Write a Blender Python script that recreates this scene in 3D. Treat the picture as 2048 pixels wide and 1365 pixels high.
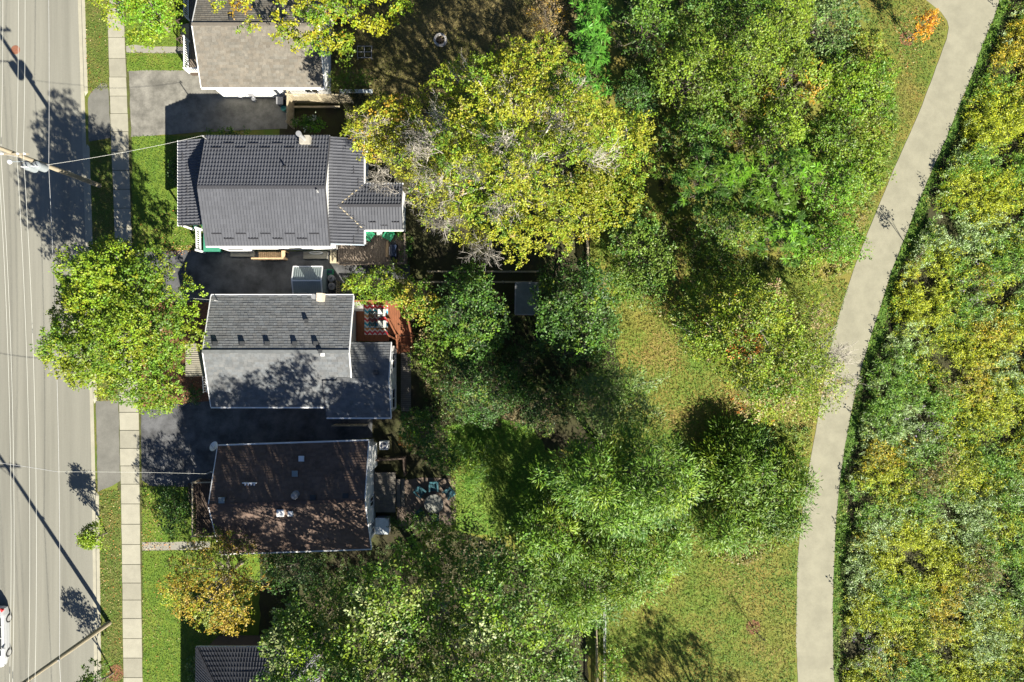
import bpy, math, random
import numpy as np
from mathutils import Vector, Matrix
random.seed(7)
for _o in list(bpy.data.objects): bpy.data.objects.remove(_o)
SC = bpy.context.scene
# ---------------------------------------------------------------- camera, sky, sun, exposure
S, CH, CX, CY = 25.0, 54.6, 1024.0, 682.5          # px per metre on the ground, drone height
cam = bpy.data.objects.new('camera', bpy.data.cameras.new('camera')); SC.collection.objects.link(cam)
cam.location = (0, 0, CH); cam.rotation_euler = (0, 0, 0)
cam.data.sensor_width = 36; cam.data.lens = 24; cam.data.clip_end = 3000
SC.camera = cam
EL = math.radians(33); SAZ = (0.555, -0.832)
w = bpy.data.worlds.new('World'); SC.world = w; w.use_nodes = True
nt = w.node_tree; bg = nt.nodes['Background']
sky = nt.nodes.new('ShaderNodeTexSky'); sky.sky_type = 'NISHITA'; sky.sun_disc = False
sky.sun_elevation = EL; sky.sun_rotation = math.atan2(SAZ[0], SAZ[1]); sky.air_density = 0.52; sky.dust_density = 0.25; sky.ozone_density = 2.5
nt.links.new(sky.outputs[0], bg.inputs[0]); bg.inputs[1].default_value = 0.05
sl = bpy.data.lights.new('sun', 'SUN'); sl.energy = 5.0; sl.angle = math.radians(0.5); sl.color = (1.0, 0.945, 0.82)
sun = bpy.data.objects.new('sun', sl); SC.collection.objects.link(sun)
sun.rotation_euler = Vector((SAZ[0]*math.cos(EL), SAZ[1]*math.cos(EL), math.sin(EL))).to_track_quat('Z', 'Y').to_euler()
sun.location = (30, -45, 60)
SC.view_settings.view_transform = 'Standard'; SC.view_settings.look = 'None'
SC.view_settings.exposure = 1.66; SC.view_settings.gamma = 1.0; SC.view_settings.use_curve_mapping = False
SC.render.engine = 'CYCLES'
# ---------------------------------------------------------------- helpers
def P(px, py, h=0.0):
    k = (1-h/CH)/S
    return Vector(((px-CX)*k, (CY-py)*k, h))
def G(gx, gy, h=0.0): return Vector(((gx-CX)/S, (CY-gy)/S, h))
def lin(r, g, b, f=1.0):
    q = lambda v: ((v/255+0.055)/1.055)**2.4 if v > 10.31 else v/255/12.92
    return (q(r)*f, q(g)*f, q(b)*f)
COL = SC.collection
WL = {}
class MB:
    def __init__(s): s.v = []; s.f = []; s.c = []
    def quad(s, *p, col=None):
        n = len(s.v); s.v += [tuple(q) for q in p]; s.f.append(tuple(range(n, n+len(p)))); s.c.append(col)
    def box(s, c, size, rz=0.0):
        cx, cy, cz = c; x, y, z = (q/2 for q in size); ca, sa = math.cos(rz), math.sin(rz)
        n = len(s.v)
        for dz in (-z, z):
            for dx, dy in ((-x, -y), (x, -y), (x, y), (-x, y)):
                s.v.append((cx+dx*ca-dy*sa, cy+dx*sa+dy*ca, cz+dz))
        for f in ((3, 2, 1, 0), (4, 5, 6, 7), (0, 1, 5, 4), (1, 2, 6, 5), (2, 3, 7, 6), (3, 0, 4, 7)):
            s.f.append(tuple(n+i for i in f)); s.c.append(None)
        return s
    def prism(s, pts, z0, z1):
        n = len(s.v); m = len(pts)
        s.v += [(p[0], p[1], z0) for p in pts]+[(p[0], p[1], z1) for p in pts]
        s.f.append(tuple(range(n+m-1, n-1, -1))); s.f.append(tuple(range(n+m, n+2*m))); s.c += [None, None]
        for i in range(m):
            j = (i+1) % m; s.f.append((n+i, n+j, n+m+j, n+m+i)); s.c.append(None)
        return s
    def tube(s, path, radii, n=6, cap=True):
        path = [Vector(p) for p in path]; rings = []
        for i, p in enumerate(path):
            d = (path[min(i+1, len(path)-1)]-path[max(i-1, 0)])
            d = d.normalized() if d.length > 1e-9 else Vector((0, 0, 1))
            a = d.cross(Vector((0.31, 0.17, 0.93)) if abs(d.z) < 0.85 else Vector((1, 0.1, 0))).normalized(); b = d.cross(a)
            r = radii[i] if hasattr(radii, '__len__') else radii
            base = len(s.v)
            for k in range(n):
                t = 2*math.pi*k/n; q = p+a*(r*math.cos(t))+b*(r*math.sin(t)); s.v.append(tuple(q))
            rings.append(base)
        for i in range(len(rings)-1):
            for k in range(n):
                j = (k+1) % n
                s.f.append((rings[i]+k, rings[i]+j, rings[i+1]+j, rings[i+1]+k)); s.c.append(None)
        if cap and n > 3:
            s.f.append(tuple(rings[0]+k for k in reversed(range(n)))); s.f.append(tuple(rings[-1]+k for k in range(n))); s.c += [None, None]
        return s
    def lathe(s, c, prof, n=16):
        return s.tube([(c[0], c[1], c[2]+z+0.0001*i) for i, (r, z) in enumerate(prof)], [r for r, z in prof], n)
def mesh_of(name, mb, mat, off):
    me = bpy.data.meshes.new(name)
    me.from_pydata([(a-off[0], b-off[1], c-off[2]) for a, b, c in mb.v], [], mb.f)
    if any(c is not None for c in mb.c):
        at = me.attributes.new('Col', 'FLOAT_COLOR', 'CORNER'); arr = []
        for f, c in zip(mb.f, mb.c):
            c = c or (1, 1, 1)
            for _ in f: arr += [c[0], c[1], c[2], 1.0]
        at.data.foreach_set('color', arr)
    if mat: me.materials.append(mat)
    return me
def link(name, data, parent, loc):
    o = bpy.data.objects.new(name, data); COL.objects.link(o)
    if parent is not None:
        o.parent = parent; pl = WL[parent.name]; o.location = (loc[0]-pl[0], loc[1]-pl[1], loc[2]-pl[2])
    else: o.location = loc
    WL[o.name] = tuple(loc)
    return o
def root(name, label, cat, loc, group=None):
    o = link(name, None, None, tuple(loc)); o.empty_display_size = 0.2
    tag(o, label, cat, group); return o
def tag(o, label=None, cat=None, group=None, kind=None):
    if label: o['label'] = label
    if cat: o['category'] = cat
    if group: o['group'] = group
    if kind: o['kind'] = kind
    return o
def part(name, mb, mat, parent, kind=None, label=None, smooth=False):
    loc = WL[parent.name]
    me = mesh_of(name, mb, mat, loc)
    if smooth: me.shade_smooth()
    o = link(name, me, parent, loc)
    if kind: o['kind'] = kind
    if label: o['label'] = label
    return o
def single(name, mb, mat, label, cat, loc, group=None, kind=None):
    o = link(name, mesh_of(name, mb, mat, loc), None, tuple(loc)); return tag(o, label, cat, group, kind)
UB = {}
def ubox(mat):
    if mat.name not in UB: UB[mat.name] = mesh_of('unit_'+mat.name, MB().box((0, 0, 0), (1, 1, 1)), mat, (0, 0, 0))
    return UB[mat.name]
def bar(parent, name, mat, a, b, wd, th, label=None):
    """a straight board/post from a to b, wd across, th along the up side; shares one unit mesh per material"""
    a, b = Vector(a), Vector(b); d = b-a; L = d.length; d.normalize()
    up = Vector((0, 0, 1)) if abs(d.z) < 0.95 else Vector((0, 1, 0))
    sx = up.cross(d).normalized(); uz = d.cross(sx).normalized()
    o = bpy.data.objects.new(name, ubox(mat)); COL.objects.link(o)
    pl = WL[parent.name] if parent is not None else (0, 0, 0)
    m = (a+b)/2-Vector(pl)
    M = Matrix((sx*wd, d*L, uz*th)).transposed().to_4x4(); M.translation = m
    o.parent = parent; o.matrix_basis = M; WL[o.name] = tuple(m+Vector(pl))
    if label: o['label'] = label
    return o
# ---------------------------------------------------------------- materials
MATS = {}
def mat(name, col, rough=0.8, var=0.12, scale=3.0, bump=0.0, bscale=30.0, col2=None, metal=0.0, stretch=None, spec=0.3, attr=False, fine=0.0):
    if name in MATS: return MATS[name]
    m = bpy.data.materials.new(name); m.use_nodes = True; t = m.node_tree; N = t.nodes; L = t.links
    b = N['Principled BSDF']; b.inputs['Roughness'].default_value = rough; b.inputs['Metallic'].default_value = metal
    b.inputs['Specular IOR Level'].default_value = spec
    geo = N.new('ShaderNodeNewGeometry'); src = geo.outputs['Position']
    if stretch:
        mp = N.new('ShaderNodeMapping'); mp.inputs['Scale'].default_value = stretch; L.new(src, mp.inputs[0]); src = mp.outputs[0]
    n = N.new('ShaderNodeTexNoise'); n.inputs['Scale'].default_value = scale; n.inputs['Detail'].default_value = 6; n.inputs['Roughness'].default_value = 0.65
    L.new(src, n.inputs['Vector'])
    rp = N.new('ShaderNodeValToRGB'); e = rp.color_ramp.elements
    c2 = col2 or tuple(min(1, c*(1+var)) for c in col); c1 = col if col2 else tuple(c*(1-var) for c in col)
    e[0].position = 0.36; e[1].position = 0.64
    e[0].color = (*c1, 1); e[1].color = (*c2, 1); L.new(n.outputs['Fac'], rp.inputs[0])
    out = rp.outputs[0]
    if fine:
        n3 = N.new('ShaderNodeTexNoise'); n3.inputs['Scale'].default_value = 22; n3.inputs['Detail'].default_value = 4; L.new(geo.outputs['Position'], n3.inputs['Vector'])
        mr = N.new('ShaderNodeMapRange'); mr.inputs[1].default_value = 0.3; mr.inputs[2].default_value = 0.7; mr.inputs[3].default_value = 1-fine; mr.inputs[4].default_value = 1+fine
        L.new(n3.outputs['Fac'], mr.inputs[0])
        vm = N.new('ShaderNodeVectorMath'); vm.operation = 'SCALE'; L.new(out, vm.inputs[0]); L.new(mr.outputs[0], vm.inputs['Scale']); out = vm.outputs[0]
    if attr:
        a = N.new('ShaderNodeAttribute'); a.attribute_name = 'Col'
        mx = N.new('ShaderNodeMix'); mx.data_type = 'RGBA'; mx.blend_type = 'MULTIPLY'; mx.inputs[0].default_value = 1
        L.new(out, mx.inputs[6]); L.new(a.outputs['Color'], mx.inputs[7]); out = mx.outputs[2]
    L.new(out, b.inputs['Base Color'])
    if bump:
        n2 = N.new('ShaderNodeTexNoise'); n2.inputs['Scale'].default_value = bscale; n2.inputs['Detail'].default_value = 5; L.new(src, n2.inputs['Vector'])
        bp = N.new('ShaderNodeBump'); bp.inputs['Strength'].default_value = bump; bp.inputs['Distance'].default_value = 0.03
        L.new(n2.outputs['Fac'], bp.inputs['Height']); L.new(bp.outputs[0], b.inputs['Normal'])
    MATS[name] = m; return m
def foliage_mat(name, trans=0.28, rough=0.5):
    m = bpy.data.materials.new(name); m.use_nodes = True; t = m.node_tree; N = t.nodes; L = t.links
    b = N['Principled BSDF']; b.inputs['Roughness'].default_value = rough; b.inputs['Specular IOR Level'].default_value = 0.35
    a = N.new('ShaderNodeAttribute'); a.attribute_name = 'Col'
    L.new(a.outputs['Color'], b.inputs['Base Color'])
    tr = N.new('ShaderNodeBsdfTranslucent'); L.new(a.outputs['Color'], tr.inputs[0])
    mx = N.new('ShaderNodeMixShader'); mx.inputs[0].default_value = trans
    L.new(b.outputs[0], mx.inputs[1]); L.new(tr.outputs[0], mx.inputs[2]); L.new(mx.outputs[0], N['Material Output'].inputs[0])
    return m
LEAF = foliage_mat('leaf_green', 0.27); GRASSM = foliage_mat('grass_blade', 0.2, 0.7)
M_road = mat('old_asphalt', (0.182, 0.177, 0.148), 0.9, 0.15, 0.55, 0.15, 60, stretch=(1.6, 0.05, 1), fine=0.07)
M_conc = mat('pale_concrete', (0.261, 0.246, 0.193), 0.9, 0.07, 1.3, 0.1, 60, fine=0.05)
M_concb = mat('weathered_concrete', (0.230, 0.218, 0.182), 0.9, 0.1, 1.0, 0.1, 60, fine=0.06)
M_edge = mat('grassy_dirt', (0.055, 0.05, 0.022), 0.95, 0, 1.5, 0.4, 25, col2=(0.075, 0.095, 0.02), fine=0.3)
M_kerb = mat('kerb_concrete', (0.30, 0.283, 0.22), 0.9, 0.08, 1.2, 0.1, 60, fine=0.06)
M_trail = mat('trail_concrete', (0.229, 0.217, 0.160), 0.9, 0.1, 0.8, 0.08, 50, fine=0.05)
M_drvA = mat('light_driveway', (0.164, 0.156, 0.135), 0.9, 0.34, 0.9, 0.15, 60, fine=0.14)
M_drvB = mat('dark_driveway', (0.078, 0.079, 0.082), 0.85, 0.45, 0.7, 0.15, 60, fine=0.16)
M_apron = mat('apron_asphalt', (0.135, 0.131, 0.115), 0.9, 0.15, 0.8, 0.15, 60, fine=0.1)
M_lawn = mat('mown_lawn', (0.075, 0.14, 0.012), 0.95, 0, 1.1, 0.6, 25, col2=(0.125, 0.17, 0.02), fine=0.35)
M_blvd = mat('boulevard_lawn', (0.07, 0.11, 0.016), 0.95, 0, 1.3, 0.6, 25, col2=(0.115, 0.115, 0.03), fine=0.35)
M_dry = mat('dry_yard_grass', (0.065, 0.06, 0.022), 0.95, 0, 0.45, 0.6, 22, col2=(0.15, 0.12, 0.05), fine=0.35)
M_park = mat('park_grass', (0.095, 0.145, 0.018), 0.95, 0, 0.32, 0.6, 22, col2=(0.185, 0.15, 0.034), fine=0.35)
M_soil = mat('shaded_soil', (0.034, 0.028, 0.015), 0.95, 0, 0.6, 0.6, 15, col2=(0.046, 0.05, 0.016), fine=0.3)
M_ylawn = mat('long_lawn', (0.075, 0.15, 0.02), 0.95, 0, 0.7, 0.6, 18, col2=(0.13, 0.17, 0.03), fine=0.35)
M_verge = mat('verge_grass', (0.05, 0.11, 0.014), 0.95, 0, 1.0, 0.6, 25, col2=(0.08, 0.13, 0.02), fine=0.35)
M_mulch = mat('red_mulch', (0.16, 0.075, 0.04), 0.95, 0.4, 6, 0.6, 25, fine=0.3)
M_white = mat('white_siding', (0.640, 0.640, 0.623), 0.6, 0.03, 2)
M_trim = mat('white_trim', (0.656, 0.656, 0.656), 0.5, 0.03, 2)
M_beige = mat('beige_siding', (0.5, 0.47, 0.4), 0.7, 0.05, 2)
M_dtrim = mat('charcoal_trim', (0.05, 0.05, 0.056), 0.6, 0.05, 2)
M_glass = mat('window_glass', (0.02, 0.025, 0.03), 0.08, 0.1, 1, spec=0.6)
M_shA = mat('tan_shingle', (0.148, 0.134, 0.112), 0.95, 0.12, 1.5, 0.2, 50, attr=True, fine=0.15)
M_shC = mat('grey_shingle', (0.125, 0.130, 0.134), 0.95, 0.1, 1.5, 0.2, 50, attr=True, fine=0.15)
M_shD = mat('brown_shingle', (0.118, 0.082, 0.064), 0.95, 0.15, 1.2, 0.2, 50, attr=True, fine=0.15)
M_metal = mat('charcoal_steel_tile', (0.079, 0.082, 0.094), 0.5, 0.06, 1.0, attr=True, spec=0.4)
M_metE = mat('black_steel_tile', (0.05, 0.052, 0.06), 0.45, 0.1, 1.0, attr=True, spec=0.5)
M_shedm = mat('galvanised_sheet', (0.218, 0.255, 0.255), 0.45, 0.06, 1.5, metal=0.3)
M_vent = mat('vent_black', (0.035, 0.037, 0.04), 0.6)
M_galv = mat('galvanised_pipe', (0.410, 0.410, 0.410), 0.4, 0.1, 4, metal=0.5)
M_tanmetal = mat('flashing_tan', (0.3, 0.28, 0.24), 0.6)
M_greyp = mat('grey_plastic', (0.22, 0.22, 0.23), 0.6, 0.08)
M_greenp = mat('green_plastic', (0.02, 0.17, 0.085), 0.45, 0.08)
M_bluep = mat('blue_black_plastic', (0.02, 0.03, 0.06), 0.5)
M_porchg = mat('green_porch_floor', (0.04, 0.2, 0.13), 0.6, 0.06)
M_oldwood = mat('weathered_boards', (0.15, 0.12, 0.095), 0.9, 0.35, 2.5, 0.2, 20, stretch=(6, 1, 6), fine=0.2)
M_tanwood = mat('tan_lumber', (0.42, 0.29, 0.17), 0.85, 0.15, 3)
M_palewood = mat('pale_old_wood', (0.34, 0.29, 0.2), 0.85, 0.2, 3, fine=0.15)
M_redwood = mat('rust_stained_deck', (0.205, 0.077, 0.036), 0.75, 0.2, 2.0, stretch=(5, 1, 5), fine=0.12)
M_dkwood = mat('dark_brown_wood', (0.07, 0.05, 0.038), 0.85, 0.2, 3)
M_black = mat('black_metal', (0.018, 0.019, 0.022), 0.45)
M_cush = mat('pale_cushion', (0.48, 0.49, 0.45), 0.9, 0.05)
M_red = mat('red_fabric', (0.45, 0.03, 0.03), 0.7)
M_teal = mat('teal_sling', (0.03, 0.09, 0.11), 0.6, 0.1)
M_bark = mat('grey_bark', (0.16, 0.135, 0.11), 0.95, 0.3, 6, 0.4, 20)
M_twig = mat('bare_twig', (0.36, 0.33, 0.285), 0.9, 0.2, 3)
M_pole = mat('weathered_pole', (0.246, 0.209, 0.148), 0.9, 0.2, 2, stretch=(8, 8, 0.6), fine=0.1)
M_wire = mat('aluminium_wire', (0.508, 0.508, 0.467), 0.5, 0.02)
M_cable = mat('grey_cable', (0.4, 0.4, 0.4), 0.6, 0.1)
M_can = mat('transformer_grey', (0.2, 0.22, 0.23), 0.4, 0.05)
M_iron = mat('rusty_iron', (0.2, 0.085, 0.05), 0.7, 0.2, 8)
M_stone = mat('field_stone', (0.33, 0.31, 0.29), 0.9, 0.2, 4)
M_paver = mat('brown_pavers', (0.15, 0.115, 0.09), 0.9, 0.25, 2.5, fine=0.15)
M_ddeck = mat('grey_brown_deck', (0.15, 0.135, 0.115), 0.85, 0.15, 2)
# ---------------------------------------------------------------- numpy polygons and leaves
def inpoly(x, y, poly):
    c = np.zeros(len(x), bool); n = len(poly)
    for i in range(n):
        x1, y1 = poly[i]; x2, y2 = poly[(i+1) % n]
        if y1 == y2: continue
        c ^= ((y1 > y) != (y2 > y)) & (x < (x2-x1)*(y-y1)/(y2-y1)+x1)
    return c
def edgedist(x, y, poly):
    d = np.full(len(x), 1e9); n = len(poly)
    for i in range(n):
        ax, ay = poly[i]; bx, by = poly[(i+1) % n]; dx, dy = bx-ax, by-ay; L = dx*dx+dy*dy+1e-12
        t = np.clip(((x-ax)*dx+(y-ay)*dy)/L, 0, 1); d = np.minimum(d, np.hypot(x-ax-t*dx, y-ay-t*dy))
    return d
def sample(poly, n, rng):
    p = np.array(poly); lo = p.min(0); hi = p.max(0); X = []; Y = []; got = 0
    while got < n:
        m = max(64, int((n-got)*1.8)); x = rng.uniform(lo[0], hi[0], m); y = rng.uniform(lo[1], hi[1], m); k = inpoly(x, y, poly)
        X.append(x[k]); Y.append(y[k]); got += k.sum()
    return np.concatenate(X)[:n], np.concatenate(Y)[:n]
def area(poly):
    p = np.array(poly); x, y = p[:, 0], p[:, 1]
    return abs((x*np.roll(y, -1)-y*np.roll(x, -1)).sum())/2
def nrm(a): return a/(np.linalg.norm(a, axis=1, keepdims=True)+1e-9)
def leaves(name, C, D, Nn, Ln, Wd, cols, material, off, fold=0.12, shoulder=0.0):
    """one mesh of folded rhombic leaves: centre, long axis, normal, length, width, colour"""
    n = len(C); D = nrm(D); Sd = nrm(np.cross(Nn, D)); Nn = np.cross(D, Sd)
    L = Ln[:, None]; W = Wd[:, None]; V = np.empty((n, 4, 3), np.float32)
    V[:, 0] = C-D*L*0.5; V[:, 2] = C+D*L*0.5-Nn*L*fold
    V[:, 1] = C+Sd*W*0.5+Nn*L*fold*0.6+D*L*shoulder; V[:, 3] = C-Sd*W*0.5+Nn*L*fold*0.6+D*L*shoulder
    V -= np.array(off, np.float32)
    me = bpy.data.meshes.new(name); me.vertices.add(n*4); me.vertices.foreach_set('co', V.reshape(-1))
    me.loops.add(n*4); me.loops.foreach_set('vertex_index', np.arange(n*4, dtype=np.int32))
    me.polygons.add(n); me.polygons.foreach_set('loop_start', np.arange(0, n*4, 4, dtype=np.int32))
    me.update(calc_edges=True)
    at = me.attributes.new('Col', 'FLOAT_COLOR', 'POINT')
    c4 = np.ones((n, 4, 4), np.float32); c4[:, :, :3] = np.clip(cols, 0, 1)[:, None, :]
    at.data.foreach_set('color', c4.reshape(-1)); me.materials.append(material)
    return me
def jit(poly, amp=0.06, step=0.5, seed=1):
    r = random.Random(seed); out = []
    for i in range(len(poly)):
        a = poly[i]; b = poly[(i+1) % len(poly)]; L = math.hypot(b[0]-a[0], b[1]-a[1]); k = max(1, int(L/step))
        for j in range(k):
            t = j/k; out.append((a[0]+(b[0]-a[0])*t+r.uniform(-amp, amp), a[1]+(b[1]-a[1])*t+r.uniform(-amp, amp)))
    return out
def W2(pts, h=0.0): return [tuple(P(x, y, h)[:2]) for x, y in pts]
def sheet(name, px, z, m, amp=0.05, step=0.5, seed=1, kind='structure'):
    mb = MB(); pts = jit(W2(px), amp, step, seed) if amp else W2(px)
    if sum(pts[i-1][0]*pts[i][1]-pts[i][0]*pts[i-1][1] for i in range(len(pts))) < 0: pts.reverse()
    mb.quad(*[(x, y, z) for x, y in pts]); o = single(name, mb, m, None, None, (0, 0, 0)); o['kind'] = kind; return o
def lerpx(tab, y):
    if y <= tab[0][0]: a, b = tab[0], tab[1]
    elif y >= tab[-1][0]: a, b = tab[-2], tab[-1]
    else:
        for a, b in zip(tab, tab[1:]):
            if a[0] <= y <= b[0]: break
    return a[1]+(b[1]-a[1])*(y-a[0])/(b[0]-a[0])
# ---------------------------------------------------------------- the setting
ROAD = [(0, 154), (280, 163), (560, 172), (940, 181.5), (1365, 187)]
SWL = [(0, 215), (60, 217), (264, 222.5), (417, 228.7), (840, 240), (1085, 244.5), (1365, 248)]
SWR = [(0, 247), (60, 249), (264, 257), (417, 261.5), (840, 278), (1085, 280.5), (1365, 285.5)]
YS = [-15000, -400]+list(range(-300, 1800, 60))+[1900, 16000]
def rx(y): return lerpx(ROAD, max(-400, min(1800, y)))
mb = MB(); prev = None
for y in YS:
    r = rx(y); yy = (CY-y)/S; xs = [(-900, 0), ((r-262-CX)/S, 0), ((r-260-CX)/S, -.13), ((r+6-CX)/S, -.13), ((r+15.5-CX)/S, -.002), (900, -.002)]
    row = [(x, yy, z) for x, z in xs]
    if prev:
        for i in range(5): mb.quad(row[i], row[i+1], prev[i+1], prev[i])
    prev = row
tag(single('ground', mb, M_park, None, None, (0, 0, 0)), kind='structure')
def strip(name, fa, fb, y0, y1, z, m, step=60, thick=None, jitter=0.0):
    mb = MB(); ys = [y0+(y1-y0)*i/max(1, int((y1-y0)/step)) for i in range(int((y1-y0)/step)+1)]; prev = None; r = random.Random(3)
    for y in ys:
        za = z(y) if callable(z) else z
        a = G(fa(y)+r.uniform(-jitter, jitter), y, za); b = G(fb(y)+r.uniform(-jitter, jitter), y, za)
        if prev:
            mb.quad(a, b, prev[1], prev[0])
            if thick:
                dn = Vector((0, 0, thick)); mb.quad(a, prev[0], prev[0]-dn, a-dn); mb.quad(prev[1], b, b-dn, prev[1]-dn)
        prev = (a, b)
    o = single(name, mb, m, None, None, (0, 0, 0)); o['kind'] = 'structure'; return o
strip('road', lambda y: rx(y)-258, lambda y: rx(y)+1, -1200, 2600, -.122, M_road)
strip('gutter', lambda y: rx(y), lambda y: rx(y)+9, -1200, 2600, -.112, M_kerb)
def kz(y):
    for a, b in ((188, 290), (805, 985)):
        if a <= y <= b: return -.085
    return 0.02
strip('kerb', lambda y: rx(y)+9.3, lambda y: rx(y)+16, -1200, 2600, kz, M_kerb, step=8, thick=.15)
# sidewalk of separate slabs
mb = MB(); mb.quad(*([G(lerpx(SWR, y)+7, y, .004) for y in range(1800, -401, -100)]+[G(lerpx(SWL, y)-7, y, .004) for y in range(-400, 1801, 100)]))
sw = single('sidewalk', mb, M_edge, None, None, (0, 0, 0)); sw['kind'] = 'structure'
JN = [76, 117.5, 155, 193, 228, 264, 304, 341.5, 379.5, 417, 455, 492, 530, 567, 604, 641, 678, 715, 752, 789, 825, 861, 897, 932, 968.6, 1008, 1048.6, 1089, 1129, 1166, 1200, 1237, 1277, 1316, 1355]
JN = [76-37.5*i for i in range(9, 0, -1)]+JN+[1355+38*i for i in range(1, 10)]
sr = random.Random(5)
M_slabs = [mat('slab_concrete_%s' % n, tuple(c*f for c in (0.272, 0.258, 0.205)), 0.9, 0.07, 1.5, 0.1, 60, fine=0.06) for n, f in (('light', 1.07), ('mid', 0.98), ('dull', 0.88))]
for i, (a, b) in enumerate(zip(JN, JN[1:])):
    a0, b0 = a+.55, b-.55; z = .05+sr.uniform(-.006, .006)
    j = lambda: sr.uniform(-.4, .4)
    pts = [G(lerpx(SWL, b0)+j(), b0), G(lerpx(SWR, b0)+j(), b0), G(lerpx(SWR, a0)+j(), a0), G(lerpx(SWL, a0)+j(), a0)]
    part('paving_slab', MB().prism([p[:2] for p in pts], .002, z), M_slabs[sr.choice([0, 0, 1, 1, 2])], sw)
# soft surfaces
kx = lambda y: rx(y)+16.5
def between(fa, fb, y0, y1, n=12):
    ys = [y0+(y1-y0)*i/n for i in range(n+1)]
    return [(fa(y), y) for y in ys]+[(fb(y), y) for y in reversed(ys)]
for y0, y1, s in ((-400, 182, 1), (282, 803, 2), (982, 1800, 3)):
    sheet('boulevard_lawn', between(kx, lambda y: lerpx(SWL, y)-1, y0, y1), .006, M_blvd, .04, .4, s)
LAWNS = [[(250, -300), (450, -300), (450, 94), (252, 92)], [(253, 106), (420, 106), (420, 150), (392, 143), (255, 143)],
         [(264, 272), (470, 272), (470, 505), (420, 500), (345, 500), (300, 510), (266, 505)],
         [(284, 975), (320, 970), (480, 985), (480, 1086), (285, 1084)], [(285, 1101), (520, 1101), (520, 1700), (288, 1700)]]
for i, l in enumerate(LAWNS): sheet('front_lawn', l, .008, M_lawn, .04, .4, i)
sheet('planting_bed', [(262, 505), (300, 500), (350, 500), (352, 600), (420, 605), (420, 815), (330, 820), (285, 812), (280, 700)], .006, M_mulch, .06, .5, 9)
sheet('back_yard', [(640, -300), (1190, -300), (1185, 240), (1000, 270), (640, 270)], .006, M_dry, .1, .8, 11)
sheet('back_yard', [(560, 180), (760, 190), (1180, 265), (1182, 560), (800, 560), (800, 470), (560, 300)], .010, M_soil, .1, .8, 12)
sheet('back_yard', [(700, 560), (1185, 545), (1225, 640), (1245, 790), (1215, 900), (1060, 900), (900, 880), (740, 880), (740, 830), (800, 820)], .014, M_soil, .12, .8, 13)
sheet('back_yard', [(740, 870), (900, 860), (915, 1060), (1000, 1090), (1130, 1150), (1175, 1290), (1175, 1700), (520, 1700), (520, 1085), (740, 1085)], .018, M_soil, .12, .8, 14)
sheet('back_yard_lawn', [(895, 850), (960, 830), (1060, 850), (1110, 930), (1080, 1040), (1000, 1075), (905, 1060)], .022, M_ylawn, .15, .5, 15)
# drives, aprons, walks
sheet('driveway', [(258, 143), (300, 141), (400, 141), (575, 185), (575, 258), (420, 264), (330, 270), (263, 274)], .014, M_drvA, .03, .5, 21)
sheet('driveway_apron', [(176, 196), (190, 178), (203, 166), (213, 166), (217, 175), (221, 277), (178, 284)], .010, M_apron, .03, .4, 22)
sheet('driveway', [(268, 505), (345, 502), (420, 500), (460, 503), (670, 503), (820, 530), (820, 590), (680, 605), (350, 605), (270, 600)], .012, M_drvB, .03, .5, 23)
sheet('driveway', [(282, 815), (420, 803), (650, 803), (745, 825), (745, 875), (470, 905), (470, 960), (400, 975), (300, 972), (284, 960)], .022, M_drvB, .03, .5, 24)
sheet('driveway_apron', [(192, 803), (237, 800), (241, 962), (225, 972), (196, 984)], .010, M_apron, .03, .4, 25)
sheet('garden_walk', [(252, 93), (268, 90), (300, 94), (405, 94), (405, 118), (380, 108), (253, 106)], .012, M_concb, .02, .5, 26)
sheet('garden_walk', [(284, 1085), (420, 1083), (420, 1100), (285, 1101)], .014, M_concb, .02, .5, 27)
# trail
TL = [(1760, -330), (1770, -60), (1850, 0), (1881, 25), (1894, 42), (1897, 55), (1893, 78), (1879, 117), (1860, 167), (1839, 224), (1812, 284), (1785, 345), (1762, 400), (1735, 467), (1706, 542), (1689, 594), (1670, 657), (1654, 730), (1640, 810), (1628, 880), (1618, 935), (1608, 1000), (1600, 1060), (1595, 1120), (1593, 1199), (1592, 1287), (1596, 1365), (1600, 1700)]
TR = [(1672, 1700), (1668, 1365), (1666, 1317), (1665, 1214), (1667, 1141), (1671, 1053), (1679, 965), (1690, 890), (1703, 820), (1720, 745), (1739, 680), (1766, 596), (1783, 542), (1814, 463), (1838, 400), (1866, 335), (1892, 278), (1919, 209), (1942, 155), (1963, 94), (1984, 44), (1999, 0), (2120, -330)]
sheet('path', TL+TR, .016, M_trail, .02, .6, 31)
VR = [(2200, -330)]+[(x+22+9*math.sin(y*.031)+5*math.sin(y*.083+1), y) for x, y in reversed(TR[1:-1])]+[(1702, 1700)]
sheet('path_verge', [(x-1, y) for x, y in TR]+VR, .008, M_verge, .16, .35, 32)
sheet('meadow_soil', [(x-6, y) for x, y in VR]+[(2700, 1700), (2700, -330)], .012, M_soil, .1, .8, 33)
for (x, y, rr) in ((1814, 78, 15), (1506, 1254, 15), (232, 1346, 17)):
    sheet('mulch_ring', [(x+rr*math.cos(a*.524), y+rr*math.sin(a*.524)) for a in range(12)], .026, M_mulch, .04, .3, int(x))
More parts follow.
